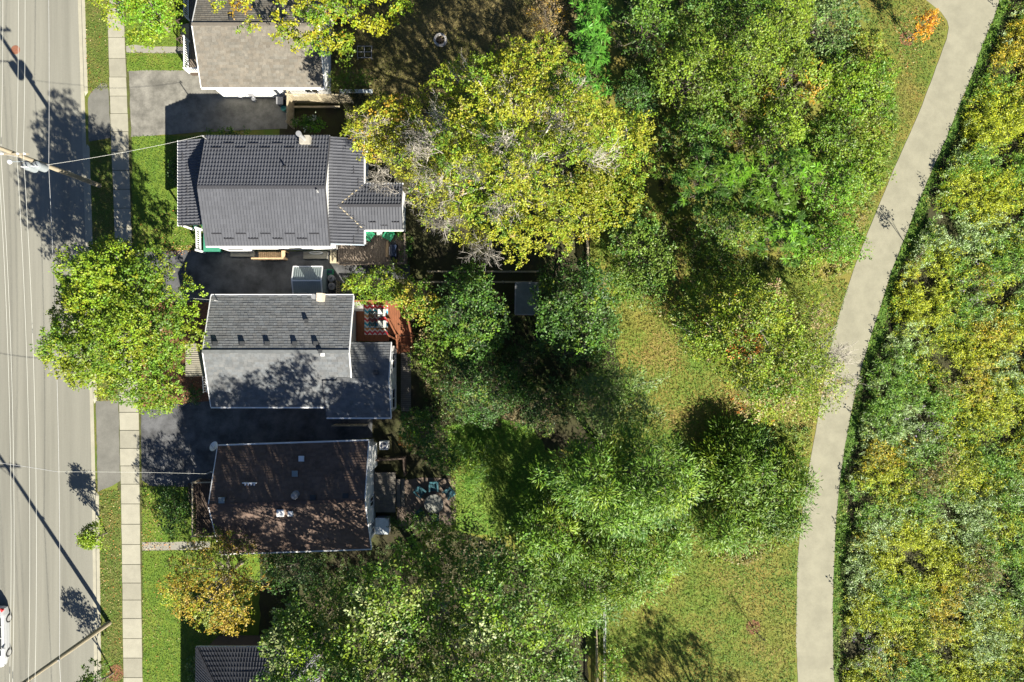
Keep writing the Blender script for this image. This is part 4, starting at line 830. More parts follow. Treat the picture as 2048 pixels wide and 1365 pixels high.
def tree(name, label, outline, H, he, pal, lobe=1.1, dens=5.0, lf=(.2, .13), per=7, zb=None, trunk_r=.2, bare=0, group=None, seed=1, style='broad', cat='tree', gaps=0.0, trunk=True, tan_twigs=False, pack=.8, trunk_px=None, flat=.78, dp=2.0, fill=.8, rough=.06, valley=.55):
    rng = np.random.default_rng(seed); rnd = random.Random(seed)
    if style == 'broad' and lf[0] > .15: lf = (lf[0]*.86, lf[1]*.84); per = int(round(per*1.35))
    poly = W2(outline, he); zb = zb if zb is not None else he*.62
    pa = np.array(poly); cen = pa.mean(0); base = (float(cen[0]), float(cen[1]), 0.0)
    if trunk_px: q = P(*trunk_px); base = (q.x, q.y, 0.0)
    r = root(name, label, cat, base, group)
    A = area(poly); sx, sy = sample(poly, max(60, int(A*14)), rng); ed = edgedist(sx, sy, poly); R = ed.max()
    nb = max(1, int(A/(lobe*3.1)**2*1.15)); bx, by = sample(poly, nb, rng); rb = lobe*1.75; amp = (.16*(H-zb) if A > 12 else 0)   # boughs: rounded humps with valleys between
    C = []
    for x, y, e in zip(sx, sy, ed):
        bd = float(np.sqrt(((bx-x)**2+(by-y)**2).min()))/rb
        if A > 12 and bd > .95 and rng.random() < valley: continue
        rr = lobe*rng.uniform(.7, 1.25)
        if e < min(rr*.55, R*.6): continue
        if any((x-c[0])**2+(y-c[1])**2 < (pack*(rr+c[3])*.5)**2 for c in C): continue
        if gaps and rng.random() < gaps: continue
        t = min(1, e/R); dome = math.sqrt(max(0, 1-(1-t)**dp)); z = zb+(H-zb-rr*flat)*(dome*.85+.15*t)+amp*(1-1.6*min(bd, 1.15)**2)+rng.normal(0, rough*(H-zb))
        C.append((x, y, max(z, rr*.5), rr, 1.0))
    for x, y, z, rr, _ in list(C):                                # lower layers so the crown is a volume, not a shell
        k = int(round((z-zb)/2.3))
        for q in range(k):
            if rng.random() < fill: C.append((x+rng.normal(0, .5), y+rng.normal(0, .5), zb+(q+rng.uniform(.05, .6))*(z-zb)/(k+.3), rr*.9, .5))
    C = np.array(C) if C else np.array([(cen[0], cen[1], H*.7, lobe, 1.0)])
    pal = [(np.array(c), w_) for c, w_ in pal]; pw = np.array([w_ for _, w_ in pal]); pw = pw/pw.sum(); pc = np.array([c for c, _ in pal])
    TP, TN, TC = [], [], []
    for x, y, z, rr, dk in C:
        m = max(5, int(dens*dk*rr*rr*4*math.pi*.62)); u = rng.normal(size=(m, 3)); u[:, 2] = np.abs(u[:, 2])*1.05-.25; u = nrm(u)
        rad = rr*(.5+.52*np.sqrt(rng.random(m)))*(1+.18*np.sin(u[:, 0]*4+x)*np.sin(u[:, 1]*4+y))
        TP.append(np.stack([x+u[:, 0]*rad, y+u[:, 1]*rad, z+u[:, 2]*rad*flat], 1)); TN.append(u)
        k0 = rng.choice(len(pc), p=pw); mixk = np.where(rng.random(m) < .68, k0, rng.choice(len(pc), m, p=pw)); TC.append(pc[mixk]*rng.uniform(.86, 1.14, (m, 1))*rng.uniform(.74, 1.22))
    TP, TN, TC = map(np.concatenate, (TP, TN, TC)); nt_ = len(TP)
    idx = np.repeat(np.arange(nt_), per); n = len(idx); off = rng.normal(size=(n, 3)); off[:, 2] *= .55; sp = lf[0]*(1.1 if style != 'willow' else 1.3)
    Cn = TP[idx]+off*sp*.62
    if style == 'willow':
        D = nrm(TN[idx]*np.array([1, 1, .2])*.9+off*.45+np.array([0, 0, -.25])); Nn = nrm(np.array([0, 0, .7])+TN[idx]*.45+SUNV*.4+rng.normal(size=(n, 3))*.65)
    elif style == 'star':
        D = nrm(off*np.array([1, 1, .25])+TN[idx]*.2); Cn = TP[idx]+D*lf[0]*.5; Nn = nrm(np.array([0, 0, 1.])+rng.normal(size=(n, 3))*.3)
    else:
        D = nrm(off+TN[idx]*.35+rng.normal(size=(n, 3))*.4); Nn = nrm(TN[idx]*.4+np.array([0, 0, .45])+SUNV*.55+rng.normal(size=(n, 3))*.5)
    sc = rng.uniform(.65, 1.3, n); cols = TC[idx]*rng.uniform(.86, 1.14, (n, 1))*(1+rng.normal(0, .06, (n, 3)))
    me = leaves('crown', Cn, D, Nn, lf[0]*sc, lf[1]*sc, cols, LEAF, base, .1)
    link('crown', me, r, base)
    if trunk:
        fz = max(.35, zb*.8); mb = MB(); lean_ = Vector((cen[0]-base[0], cen[1]-base[1], 0)); b0 = Vector(base); f = b0+lean_*.35+Vector((0, 0, fz))
        mb.tube([b0, b0+Vector((0, 0, fz*.15)), b0+lean_*.12+Vector((.05, .03, fz*.6)), f], [trunk_r*1.35, trunk_r, trunk_r*.85, trunk_r*.75], 9); part('trunk', mb, M_bark, r)
        lb = MB(); k = rnd.sample(range(len(C)), min(len(C), 22))
        for i in k:
            c = Vector(C[i][:3]); mid = lerp(f, c, .5)+Vector((rnd.uniform(-.3, .3), rnd.uniform(-.3, .3), .25)); s0 = f-Vector((0, 0, rnd.uniform(0, fz*.3)))
            lb.tube([s0, mid, c], [trunk_r*.5, trunk_r*.3, trunk_r*.1], 5, cap=False)
            for _ in range(3): branch(lb, lerp(mid, c, rnd.uniform(.3, .9)), (rnd.uniform(-1, 1), rnd.uniform(-1, 1), rnd.uniform(.1, .8)), lobe*.7, trunk_r*.14, 1, rnd)
        part('limbs', lb, M_twig if tan_twigs else M_bark, r)
    if bare:
        tb = MB()
        for px, py in (bare if isinstance(bare, list) else []):
            p0 = P(px, py, he); e_ = float(edgedist(np.array([p0.x]), np.array([p0.y]), poly)[0]); e_ = e_ if inpoly(np.array([p0.x]), np.array([p0.y]), poly)[0] else 0; p0 = P(px, py, zb+(H-zb)*math.sqrt(max(0.04, 1-(1-min(1, e_/R))**2))*.97); dr = Vector((p0.x-base[0], p0.y-base[1], 1.6)).normalized()
            for _ in range(8): branch(tb, p0-dr*.8+Vector((rnd.uniform(-.5, .5), rnd.uniform(-.5, .5), 0)), dr+Vector((rnd.uniform(-1, 1), rnd.uniform(-1, 1), rnd.uniform(.0, .8)))*.8, rnd.uniform(.7, 1.15), .032, 2, rnd, .75)
        part('bare_twigs', tb, M_twig, r, kind='stuff')
    return r
# --- street side
tree('maple_tree', 'large round green street maple overhanging road and sidewalk', [(112, 600), (125, 565), (160, 540), (192, 500), (245, 482), (300, 500), (345, 512), (358, 560), (385, 610), (393, 660), (373, 700), (365, 760), (345, 815), (310, 830), (262, 800), (195, 772), (165, 748), (130, 715), (115, 660)], 11.5, 6.2, [(YG, 1.6), (LIME, 3), (MID, 2.4)], 1.25, 5.5, (.18, .12), 9, 4.3, .26, seed=1, trunk_px=(318, 655))
tree('lime_tree', 'bright lime green tree over the sidewalk at the tan-shingle house', [(208, 5), (215, 50), (255, 84), (300, 92), (345, 62), (362, 25), (355, -50), (290, -95), (225, -70)], 7, 4, [(LIME, 4), (YG, 2), (BRT, 1)], .9, 6, (.18, .12), 7, 2.8, .16, seed=2)
tree('golden_tree', 'golden yellow-brown tree in front of the brown-shingle house', [(342, 1150), (360, 1105), (400, 1072), (450, 1056), (495, 1068), (522, 1100), (536, 1150), (522, 1205), (500, 1250), (450, 1266), (400, 1264), (365, 1232), (350, 1190)], 7.2, 4.2, [((.3, .225, .022), 4), (OLIVE, 2.5), ((.3, .19, .03), 1), (YG, 1)], .85, 4.2, (.17, .1), 6, 3.0, .15, seed=3)
tree('young_tree', 'tiny lime green boulevard tree beside the kerb', ell(191, 1074, 24, 21, 12), 3.6, 2.1, [(YG, 1), (LIME, 3)], .5, 17, (.16, .1), 8, 1.4, .05, seed=4, trunk_px=(214, 1066))
tree('young_tree', 'small green boulevard tree in the mulch ring at the picture edge', ell(192, 1368, 34, 26, 12), 4.6, 2.6, [(MID, 3), (GRN, 2), (LIME, 1)], .7, 9, (.2, .13), 7, 1.5, .07, seed=5, trunk_px=(226, 1346))
tree('yellow_maple', 'yellow green maple hanging over the tan shingle roof', [(412, -20), (420, 22), (455, 45), (500, 62), (520, 50), (560, 92), (605, 102), (640, 126), (690, 112), (735, 70), (790, 55), (826, 12), (830, -80), (620, -170), (440, -100)], 10.5, 7.4, [((.29, .3, .014), 4), (LIME, 4), (GOLD, .3), (MID, 1)], .62, 5.0, (.19, .13), 9, 6.2, .2, seed=6, gaps=.66, fill=.3, pack=.95, trunk_px=(700, 40), tan_twigs=True)
# --- back yards
tree('locust_tree', 'huge yellow-green tree with pale bare twigs behind the steel-tile house', [(800, 240), (850, 200), (900, 140), (960, 112), (1040, 90), (1110, 100), (1150, 130), (1180, 190), (1230, 222), (1290, 250), (1315, 300), (1295, 380), (1250, 440), (1180, 482), (1120, 500), (1050, 525), (985, 500), (900, 470), (845, 440), (805, 390), (790, 320)], 13, 8.2, [((.27, .285, .02), 4), (YG, 2.5), (LIME, 3), (GOLD, .12), (TAN, .25), (MID, 1.3)], 1.05, 4.5, (.165, .105), 9, 6.0, .3, seed=7, gaps=.36, pack=.85, rough=.14, fill=.6, tan_twigs=True, bare=[(930, 150), (880, 250), (830, 280), (1000, 180), (1010, 290), (850, 340), (890, 390), (900, 450), (960, 500), (1040, 340), (1140, 190), (1150, 270), (830, 400), (870, 440), (1000, 420), (930, 330), (1100, 230), (860, 300), (1200, 330)])
tree('locust_tree', 'yellow-green tree with orange tips touching the charcoal roof corner', [(692, 285), (702, 240), (742, 192), (795, 180), (840, 225), (835, 300), (795, 345), (745, 335)], 10, 7, [((.27, .285, .02), 4), (YG, 2), (GOLD, 1), (TAN, .6)], .85, 4.5, (.19, .12), 7, 5, .18, seed=8, gaps=.1, tan_twigs=True, bare=[(740, 260), (800, 320), (770, 345), (760, 370)])
tree('staghorn_sumac', 'bright green sumac with star shaped leaf fans behind the fire pit', [(1142, -60), (1215, -60), (1216, 60), (1212, 190), (1150, 195), (1146, 100), (1150, 60)], 3.6, 2.4, [((.1, .28, .03), 4), ((.08, .21, .025), 2)], .62, 1.0, (.5, .1), 15, 1.6, .06, pack=1.0, seed=9, style='star', cat='shrub')
tree('dry_shrub', 'tan autumn shrub between the fire pit and the sumac', ell(1095, 42, 48, 52), 2.6, 1.4, [(TAN, 4), (GOLD, 1.5), (BRN, 1)], .6, 5, (.13, .05), 8, .7, .05, seed=10, style='willow', cat='shrub')
tree('flowering_shrub', 'white flowered hydrangea shrub behind the metal chimney', ell(618, 250, 36, 17), 1.9, 1.1, [(BRT, 3), (GRN, 3), ((.5, .55, .42), .9)], .42, 9, (.17, .13), 6, .5, .04, seed=11, cat='shrub')
tree('hedge_shrub', 'yellow-green shrub mass over the deck rug end', [(680, 570), (690, 550), (720, 538), (770, 534), (815, 548), (822, 575), (812, 605), (770, 612), (720, 604), (692, 590)], 3.6, 2.3, [(LIME, 3), (YG, 2), (MID, 2), (ORNG, .25)], .6, 6, (.17, .1), 7, 1.2, .08, seed=12, cat='shrub')
tree('small_tree', 'small yellow tipped tree beside the rust deck stairs', ell(848, 605, 50, 45), 5, 3.3, [((.32, .28, .03), 2.5), (MID, 3), (LIME, 1)], .75, 5, (.18, .12), 6, 2.2, .09, seed=13)
tree('pear_tree', 'dark bluish-green tree in the middle shaded back yard', ell(935, 635, 80, 95), 6.5, 4.2, [(GRN, 3), (MID, 2), (OLIVE, 1), (DRK, 1)], .9, 5, (.2, .13), 6, 2.4, .13, rough=.08, gaps=.14, seed=14)
tree('leafy_tree', 'dark green tree covering the flat grey-roofed shed', ell(1155, 620, 92, 108), 7.8, 5.0, [(GRN, 4), (MID, 2), (DRK, 2), (YG, .5)], 1.0, 5, (.2, .13), 6, 2.8, .17, rough=.08, gaps=.14, seed=15)
tree('shaded_shrub', 'grey green dark shrub next to the board path of the grey-shingle house', ell(865, 715, 42, 60), 3, 1.8, [(OLIVE, 3), (MID, 2), (TAN, .6)], .6, 6, (.15, .09), 6, .8, .05, seed=16, cat='shrub')
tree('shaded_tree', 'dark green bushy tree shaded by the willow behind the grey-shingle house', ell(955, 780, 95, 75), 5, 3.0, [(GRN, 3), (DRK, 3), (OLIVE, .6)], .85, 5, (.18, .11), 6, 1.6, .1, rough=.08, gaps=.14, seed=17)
tree('willow_tree', 'silvery green feathery tree next to the sunlit park strip', ell(1225, 800, 92, 68), 7.5, 4.6, [(SILV, 4), (MID, 2), (GRN, 1)], .85, 5, (.24, .06), 8, 2.6, .13, seed=18, style='willow')
tree('leafy_bush', 'bushy mixed green shrub in front of the air conditioner', [(795, 850), (815, 815), (850, 810), (890, 830), (925, 870), (935, 910), (910, 950), (870, 940), (830, 920), (800, 890)], 4.2, 2.6, [(MID, 3), (GRN, 3), (LIME, 1), (ORNG, .15)], .75, 6, (.18, .11), 6, 1.2, .1, seed=19, cat='shrub')
tree('dark_maple', 'large dark green maple with pale leaf tips behind the brown-shingle house', [(515, 1345), (532, 1280), (572, 1212), (602, 1172), (680, 1162), (740, 1112), (790, 1082), (850, 1062), (930, 1052), (1000, 1076), (1060, 1112), (1092, 1180), (1108, 1235), (1150, 1262), (1155, 1310), (1120, 1390), (1080, 1480), (900, 1600), (740, 1580), (640, 1500), (560, 1430)], 15.8, 9.2, [(MID, 3.5), (OLIVE, 2.5), (GRN, 1.6), (PALE, .5), (LIME, 1.4)], 1.25, 4.4, (.23, .145), 6, 6.0, .35, dp=5.0, seed=20, gaps=.06, fill=.4, rough=.07, pack=.85)
tree('willow_tree', 'tall feathery bright green willow between the dark yard and the park lawn', [(1095, 940), (1135, 880), (1200, 858), (1290, 862), (1345, 882), (1398, 925), (1392, 1000), (1335, 1060), (1240, 1072), (1160, 1045), (1105, 995)], 12.5, 8, [(MID, 4), (LIME, 1.6), (GRN, 1.2), ((.11, .215, .018), 4)], 1.15, 4.6, (.28, .07), 9, 4.6, .3, seed=21, style='willow', rough=.08, gaps=.1, pack=.82, fill=.6)
tree('willow_tree', 'low spreading willow thicket in front of the tall willow', [(1030, 1010), (1060, 980), (1120, 985), (1200, 1040), (1300, 1045), (1392, 1010), (1390, 1110), (1335, 1160), (1282, 1200), (1215, 1262), (1150, 1262), (1085, 1215), (1060, 1140), (1030, 1080)], 6.2, 3.6, [(MID, 4), (LIME, 1.6), (GRN, 1.2), ((.11, .215, .018), 4)], 1.05, 4.6, (.28, .07), 9, 1.2, .2, seed=27, style='willow', rough=.08, gaps=.08, pack=.82, fill=.6)
tree('willow_tree', 'feathery bright green willow leaning over the concrete trail', [(1402, 905), (1440, 852), (1500, 840), (1555, 878), (1600, 922), (1638, 970), (1628, 1020), (1600, 1060), (1560, 1090), (1480, 1112), (1412, 1100), (1392, 1040)], 3.2, 1.9, [(LIME, 1.6), (MID, 4), ((.12, .215, .018), 3), (GRN, 1)], 1.05, 4.8, (.3, .075), 9, .5, .2, seed=22, style='willow', rough=.08, gaps=.1, pack=.82, fill=.6)
tree('park_tree', 'leafy park tree standing past the end of the park lawn', ell(1560, 1690, 130, 90), 9.5, 6, [(MID, 3), (LIME, 2), (OLIVE, 1)], .95, 3, (.2, .13), 5, 3.4, .2, seed=23, gaps=.4, fill=.2)
tree('shaded_shrub', 'added dark shrub mass standing in for shade between the brown-shingle and black-tile houses', ell(585, 1140, 78, 46), 4.2, 2.4, [(DRK, 3), (GRN, 2)], .65, 5, (.17, .11), 6, .7, .07, seed=24, cat='shrub')  # added foliage that darkens sunlit soil in place of deep shade
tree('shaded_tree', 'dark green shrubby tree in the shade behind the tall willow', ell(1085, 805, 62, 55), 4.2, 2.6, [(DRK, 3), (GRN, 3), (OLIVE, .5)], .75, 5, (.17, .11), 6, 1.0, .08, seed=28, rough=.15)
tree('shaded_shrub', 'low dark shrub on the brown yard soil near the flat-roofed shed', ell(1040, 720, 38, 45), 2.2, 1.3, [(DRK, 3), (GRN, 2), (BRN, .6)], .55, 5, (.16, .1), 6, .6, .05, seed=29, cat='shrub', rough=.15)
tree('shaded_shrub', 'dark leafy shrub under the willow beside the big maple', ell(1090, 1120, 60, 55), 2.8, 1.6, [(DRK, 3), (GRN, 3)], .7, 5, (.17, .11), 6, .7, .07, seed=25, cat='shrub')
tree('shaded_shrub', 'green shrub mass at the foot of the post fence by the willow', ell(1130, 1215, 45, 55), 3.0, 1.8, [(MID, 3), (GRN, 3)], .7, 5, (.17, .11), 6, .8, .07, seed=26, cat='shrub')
# --- park thicket
TH = [(1300, 45, 62, 60, 6.5, (GRN, MID, OLIVE)), (1400, 60, 72, 75, 7.5, (OLIVE, MID, GRN)), (1480, 40, 55, 60, 6.5, (GRN, MID, SILV)), (1560, 55, 62, 75, 7, (YG, OLIVE, MID)), (1665, 45, 62, 55, 6.5, (SILV, GRN, MID)), (1375, 165, 75, 72, 7, (OLIVE, YG, MID)), (1480, 150, 70, 75, 7.2, (YG, OLIVE, MID)), (1585, 175, 72, 70, 6.6, (YG, OLIVE, GOLD)), (1268, 195, 42, 42, 4.5, (GRN, DRK, MID)), (1690, 170, 55, 65, 4.2, (LIME, MID, BRT)), (1400, 265, 78, 55, 6, (MID, GRN, OLIVE)), (1540, 265, 65, 58, 6, (LIME, MID, YG)), (1655, 275, 62, 60, 4.6, (MID, YG, LIME)), (1745, 190, 45, 85, 2.6, (LIME, BRT, YG)), (1420, 370, 72, 62, 6.2, (GRN, MID, BRT)), (1545, 360, 68, 62, 6.4, (MID, BRT, GRN)), (1655, 380, 70, 65, 5.2, (BRT, MID, LIME)), (1730, 330, 48, 75, 2.8, (LIME, BRT, YG)), (1445, 470, 62, 50, 5.5, (YG, MID, GRN)), (1560, 465, 65, 58, 6, (GRN, BRT, MID)), (1665, 485, 65, 52, 4.6, (BRT, LIME, MID)), (1285, 530, 72, 92, 5.5, (OLIVE, GRN, MID))]
TN_ = ['beside the sumac row', 'against the olive crowns', 'in the dark thicket', 'with yellowing top', 'at the mown corner', 'inside the thicket', 'in the thicket middle', 'with golden tips', 'standing alone by the yard strip', 'by the orange sapling lawn', 'over the dark hollow', 'next to the dark hollow', 'among yellow bushes', 'on the grassy corner', 'with star shaped sprays', 'with fan shaped sprays', 'towards the trail', 'along the trail grass', 'at the thicket tail', 'at the thicket end', 'touching the trail', 'in the shade of the big yellow tree']
KN = {GRN: 'dark green', MID: 'mid green', OLIVE: 'olive', YG: 'yellow-green', SILV: 'grey-green', LIME: 'lime green', BRT: 'bright green'}
for i, (x, y, a, b, H, (c1_, c2_, c3_)) in enumerate(TH):
    c1_, c2_, c3_ = [{YG: (.165, .24, .018), OLIVE: (.12, .19, .022)}.get(c, c) for c in (c1_, c2_, c3_)]; KN.setdefault(c1_, 'yellow-green' if c1_[0] > .15 else 'olive green')
    H = H*(1.0 if H < 5 else (1.25, .95, 1.12)[i % 3])
    st_ = 'star' if i in (14, 15, 19) else 'broad'; low = H < 3
    tree('thicket_bush' if low else 'thicket_tree', '%s thicket %s %s' % (KN[c1_], 'bush' if low else 'tree', TN_[i]), ell(x, y, a, b, 16, .16, i), H, H*.62, [(c1_, 4), (c2_, 2), (c3_, 1)], (.85 if i % 3 else 1.1), (1.9 if st_ == 'star' else 5.4), (.42, .09) if st_ == 'star' else (.19, .12), 13 if st_ == 'star' else 6, H*.32, .1, seed=40+i, style=st_, group='park thicket', cat='bush' if low else 'tree', pack=.85, rough=.1, gaps=.03)
tree('autumn_tree', 'yellow-green tree with orange upper leaves beside the trail', [(1318, 640), (1345, 585), (1400, 555), (1500, 552), (1590, 600), (1640, 700), (1600, 820), (1530, 852), (1475, 815), (1440, 750), (1375, 690)], 8.5, 5.4, [(MID, 3), (YG, 3.5), (LIME, 2), (OLIVE, 2), (ORNG, .2), (TAN, .4)], 1.05, 5, (.19, .12), 6, 3.0, .2, seed=70, gaps=.04, tan_twigs=True)
tree('autumn_tree', 'thin twiggy yellowing tree reaching across the trail', ell(1610, 745, 88, 105, 18, .16, 4), 6.8, 4.2, [(YG, 3), (LIME, 2), (OLIVE, 2), (TAN, 1)], .85, 3.6, (.15, .08), 7, 2.4, .13, seed=71, gaps=.12, tan_twigs=True, bare=[(1680, 715), (1690, 760), (1660, 690)])
tree('autumn_tree', 'olive and tan shrubby tree edge above the sunlit park lawn', ell(1590, 630, 75, 55, 16, .16, 5), 3.4, 2.0, [(TAN, 1), (YG, 3), (OLIVE, 2), (ORNG, .3)], .7, 5, (.14, .07), 7, .9, .07, seed=72, gaps=.05, cat='shrub')
tree('young_tree', 'orange and yellow autumn sapling on the mown corner', [(1822, 62), (1830, 40), (1850, 26), (1868, 28), (1872, 48), (1862, 68), (1842, 78)], 3.1, 2.2, [((.55, .27, .015), 4), (ORNG, 1.2)], .38, 11, (.16, .1), 7, 1.4, .04, seed=73, trunk_px=(1813, 77))
tree('young_tree', 'slim sapling by the plank stack at the meadow edge', ell(1852, 506, 13, 13, 10), 3.0, 2.1, [(LIME, 3), (MID, 2)], .38, 8, (.14, .08), 7, 1.4, .035, seed=74, trunk_px=(1830, 513))
tb = root('bare_sapling', 'leafless thin sapling in a mulch ring on the park lawn', 'sapling', G(1505, 1254)); mb = MB(); mb.tube([G(1505, 1254), G(1505, 1254, 1.2)], [.03, .02], 6, cap=False); rr_ = random.Random(9)
for _ in range(5): branch(mb, G(1505, 1254, .9+rr_.uniform(0, .3)), (rr_.uniform(-.5, .5), rr_.uniform(-.5, .5), 1), .6, .014, 2, rr_, .4)
part('stems', mb, M_bark, tb)
for i, (x, y, a, b, H, pl, lab) in enumerate(((388, 792, 20, 20, .9, [(GRN, 3), (DRK, 1)], 'dark green shrub in the red mulch by the grey-shingle house'), (398, 462, 14, 14, .8, [(LIME, 2), (MID, 2)], 'small green shrub under the white porch railing'), (352, 345, 10, 40, 1.0, [(GRN, 3), (DRK, 1)], 'low dark shrub row along the steel-tile house front'), (455, 266, 60, 8, .9, [(GRN, 3), (MID, 2)], 'narrow planting strip shrub between light driveway and steel-tile house'), (350, 1025, 38, 52, 1.6, [(GRN, 3), (DRK, 2)], 'dark shrub standing in for a tree shadow in front of the brown-shingle veranda'), (812, 500, 14, 40, 1.5, [(GRN, 3), (OLIVE, 1)], 'dark foliage at the corner of the weathered deck'), (700, 165, 55, 26, 1.6, [(OLIVE, 3), (MID, 2), (TAN, 1)], 'scrubby shrub behind the white wall by the plank bench'), (945, 545, 24, 22, 1.8, [(GRN, 3), (BRT, 1)], 'leafy vegetable plants in the railed shaded bed'), (840, 1045, 70, 22, 1.4, [(MID, 2), (GRN, 3), (PALE, 1)], 'low shrub between the patio and the big maple'), (1225, 1340, 28, 55, 2.2, [(BRT, 3), (MID, 2), (YG, 1)], 'bright green vine shrub on the post fence by the park'), (395, 1345, 22, 40, 1.2, [(GRN, 2), (PALE, 1)], 'pale dry shrub beside the black-tile house'), (880, 670, 30, 40, 2.0, [(OLIVE, 3), (YG, 1), (TAN, 1)], 'pale leaved shrub by the rust deck stair foot'), (960, 930, 40, 48, 1.6, [((.09, .19, .02), 4), (LIME, 2)], 'bright sunlit ornamental grass mound on the back lawn'))):  # the one before the veranda stands in for a tree's shadow on the lawn
    tree('shrub' if i != 12 else 'grass_mound', lab, ell(x, y, a, b, 14, .12, i), H, H*.55, pl, .45 if H > 1 else .32, 8, (.15, .09) if i != 12 else (.26, .03), 6 if i != 12 else 10, H*.3, .04, seed=90+i, cat='shrub' if i != 12 else 'ornamental grass', style='broad' if i != 12 else 'willow', trunk=True)
# ---------------------------------------------------------------- meadow, grass, litter
def patches(x, y, K, kinds, wts, rng, lo, hi, jitter=.5):
    sx_ = rng.uniform(lo[0], hi[0], K); sy_ = rng.uniform(lo[1], hi[1], K); kd = rng.choice(len(kinds), K, p=np.array(wts)/sum(wts)); out = np.empty(len(x), int)
    xj = x+rng.normal(0, jitter, len(x)); yj = y+rng.normal(0, jitter, len(x))
    for i in range(0, len(x), 4000): out[i:i+4000] = kd[((xj[i:i+4000, None]-sx_)**2+(yj[i:i+4000, None]-sy_)**2).argmin(1)]
    return out
def meadow(name, label, px, nper, kinds, hr, seed, lf=(.17, .05), leavesper=14, head=7, K=260, holes=False):
    rng = np.random.default_rng(seed); poly = W2(px); n = int(area(poly)*nper); x, y = sample(poly, n, rng); pa = np.array(poly)
    if holes:
        v = np.sin(x*.9+1.3*np.sin(y*.6))+np.sin(y*1.1+1.7*np.sin(x*.5+2))+rng.normal(0, .35, n); kp = v > -1.5; x, y = x[kp], y[kp]; n = len(x)
    kd = patches(x, y, K, kinds, [k[0] for k in kinds], rng, pa.min(0), pa.max(0), .7 if holes else .5); stem = np.array([k[1] for k in kinds]); fl = np.array([k[2] for k in kinds]); fa = np.array([k[3] for k in kinds])
    hk = rng.uniform(.65, 1.3, len(kinds)); h = rng.uniform(*hr, n)*hk[kd]; ed = edgedist(x, y, poly); h *= np.clip(.4+ed*.5, .4, 1)
    lx = rng.normal(0, .14, n); ly = rng.normal(0, .14, n)
    i = np.repeat(np.arange(n), leavesper); m = len(i); t = rng.random(m)**.8; th = rng.uniform(0, 6.283, m); sp = lf[0]*rng.uniform(.4, 1.1, m)
    C = np.stack([x[i]+lx[i]*h[i]*t+np.cos(th)*sp, y[i]+ly[i]*h[i]*t+np.sin(th)*sp, h[i]*(.15+.85*t)], 1); D = np.stack([np.cos(th), np.sin(th), rng.uniform(-.3, .9, m)], 1); N_ = nrm(np.stack([rng.normal(0, .4, m), rng.normal(0, .4, m), np.ones(m)*.7], 1)+SUNV*.6); sc = rng.uniform(.7, 1.4, m)
    cols = stem[kd[i]]*rng.uniform(.65, 1.3, (m, 1))
    j = np.repeat(np.arange(n), head); q = len(j); keep = rng.random(q) < fa[kd[j]]; j = j[keep]; q = len(j); o = rng.normal(0, .09, (q, 3))
    C2 = np.stack([x[j]+lx[j]*h[j], y[j]+ly[j]*h[j], h[j]+.02], 1)+o*np.array([1, 1, .6]); D2 = rng.normal(size=(q, 3)); N2 = nrm(np.stack([rng.normal(0, .4, q), rng.normal(0, .4, q), np.ones(q)*.6], 1)+SUNV*.7); c2 = fl[kd[j]]*rng.uniform(.75, 1.25, (q, 1))
    me = leaves(name, np.concatenate([C, C2]), np.concatenate([D, D2]), np.concatenate([N_, N2]), np.concatenate([lf[0]*sc, np.full(q, .11)]), np.concatenate([lf[1]*sc, np.full(q, .07)]), np.concatenate([cols, c2]), LEAF, (0, 0, 0), .08)
    return tag(link(name, me, None, (0, 0, 0)), label, 'meadow', kind='stuff')
KINDS = [(2.4, (.19, .27, .016), (.5, .48, .015), .5), (2.0, (.2, .3, .08), (.42, .54, .3), .7), (3.8, (.11, .24, .018), (.22, .33, .03), .35), (1.2, (.28, .27, .02), (.55, .38, .02), .55), (.2, (.14, .2, .06), PURP, .6), (3.2, (.28, .34, .016), (.46, .48, .02), .5), (.6, (.15, .14, .035), (.32, .22, .05), .4)]
meadow('wildflower_meadow', 'dense wildflower meadow of yellow goldenrod and white asters beyond the trail', [(x+1+5*math.sin(y*.05)+4*math.sin(y*.021), y) for x, y in [(lerpx([(b_, a_) for a_, b_ in VR], q_), q_) for q_ in range(-200, 1600, 14)] if -200 <= y <= 1600]+[(2160, 1480), (2160, -130)], 17, KINDS, (.6, 1.45), 201, (.25, .04), 18, 7, 300, True)
UND = [(3, (.17, .25, .02), (.3, .3, .03), .4), (2, (.1, .18, .02), (.15, .22, .03), .3), (1.2, (.21, .18, .05), (.35, .28, .08), .4)]
meadow('verge_weeds', 'scattered low weeds straggling over the trail verge', [(x+2, y) for x, y in TR if -20 < y < 1380]+[(lerpx([(b_, a_) for a_, b_ in VR], q_)+2, q_) for q_ in range(0, 1380, 20)], 5, [(2, (.11, .22, .02), (.3, .3, .04), .2), (1, (.2, .24, .04), (.3, .25, .05), .3)], (.12, .5), 209, (.16, .05), 10, 4, 120)
for k_, (ya, yb) in enumerate(((20, 560), (560, 1380))):
    meadow('meadow_edge', 'tall leafy weeds leaning over the verge at the %s' % ('sapling end of the trail' if k_ == 0 else 'willow end of the trail'), [(lerpx([(b_, a_) for a_, b_ in VR], q_)-3, q_) for q_ in range(ya, yb, 20)]+[(lerpx([(b_, a_) for a_, b_ in VR], q_)+14, q_) for q_ in range(yb-20, ya-1, -20)], 1.0, [(2, (.14, .2, .03), (.4, .35, .05), .3), (2, (.18, .25, .09), (.4, .46, .3), .6)], (1.6, 2.9), 207+k_, (.2, .07), 22, 8, 60)
meadow('trail_undergrowth', 'bright tall grass and weeds between thicket and trail', [(1690, 60), (1760, 70), (1785, 130), (1795, 250), (1770, 330), (1745, 400), (1700, 540), (1640, 570), (1560, 545), (1620, 480), (1680, 300)], 13, UND, (.4, .95), 202, K=60)
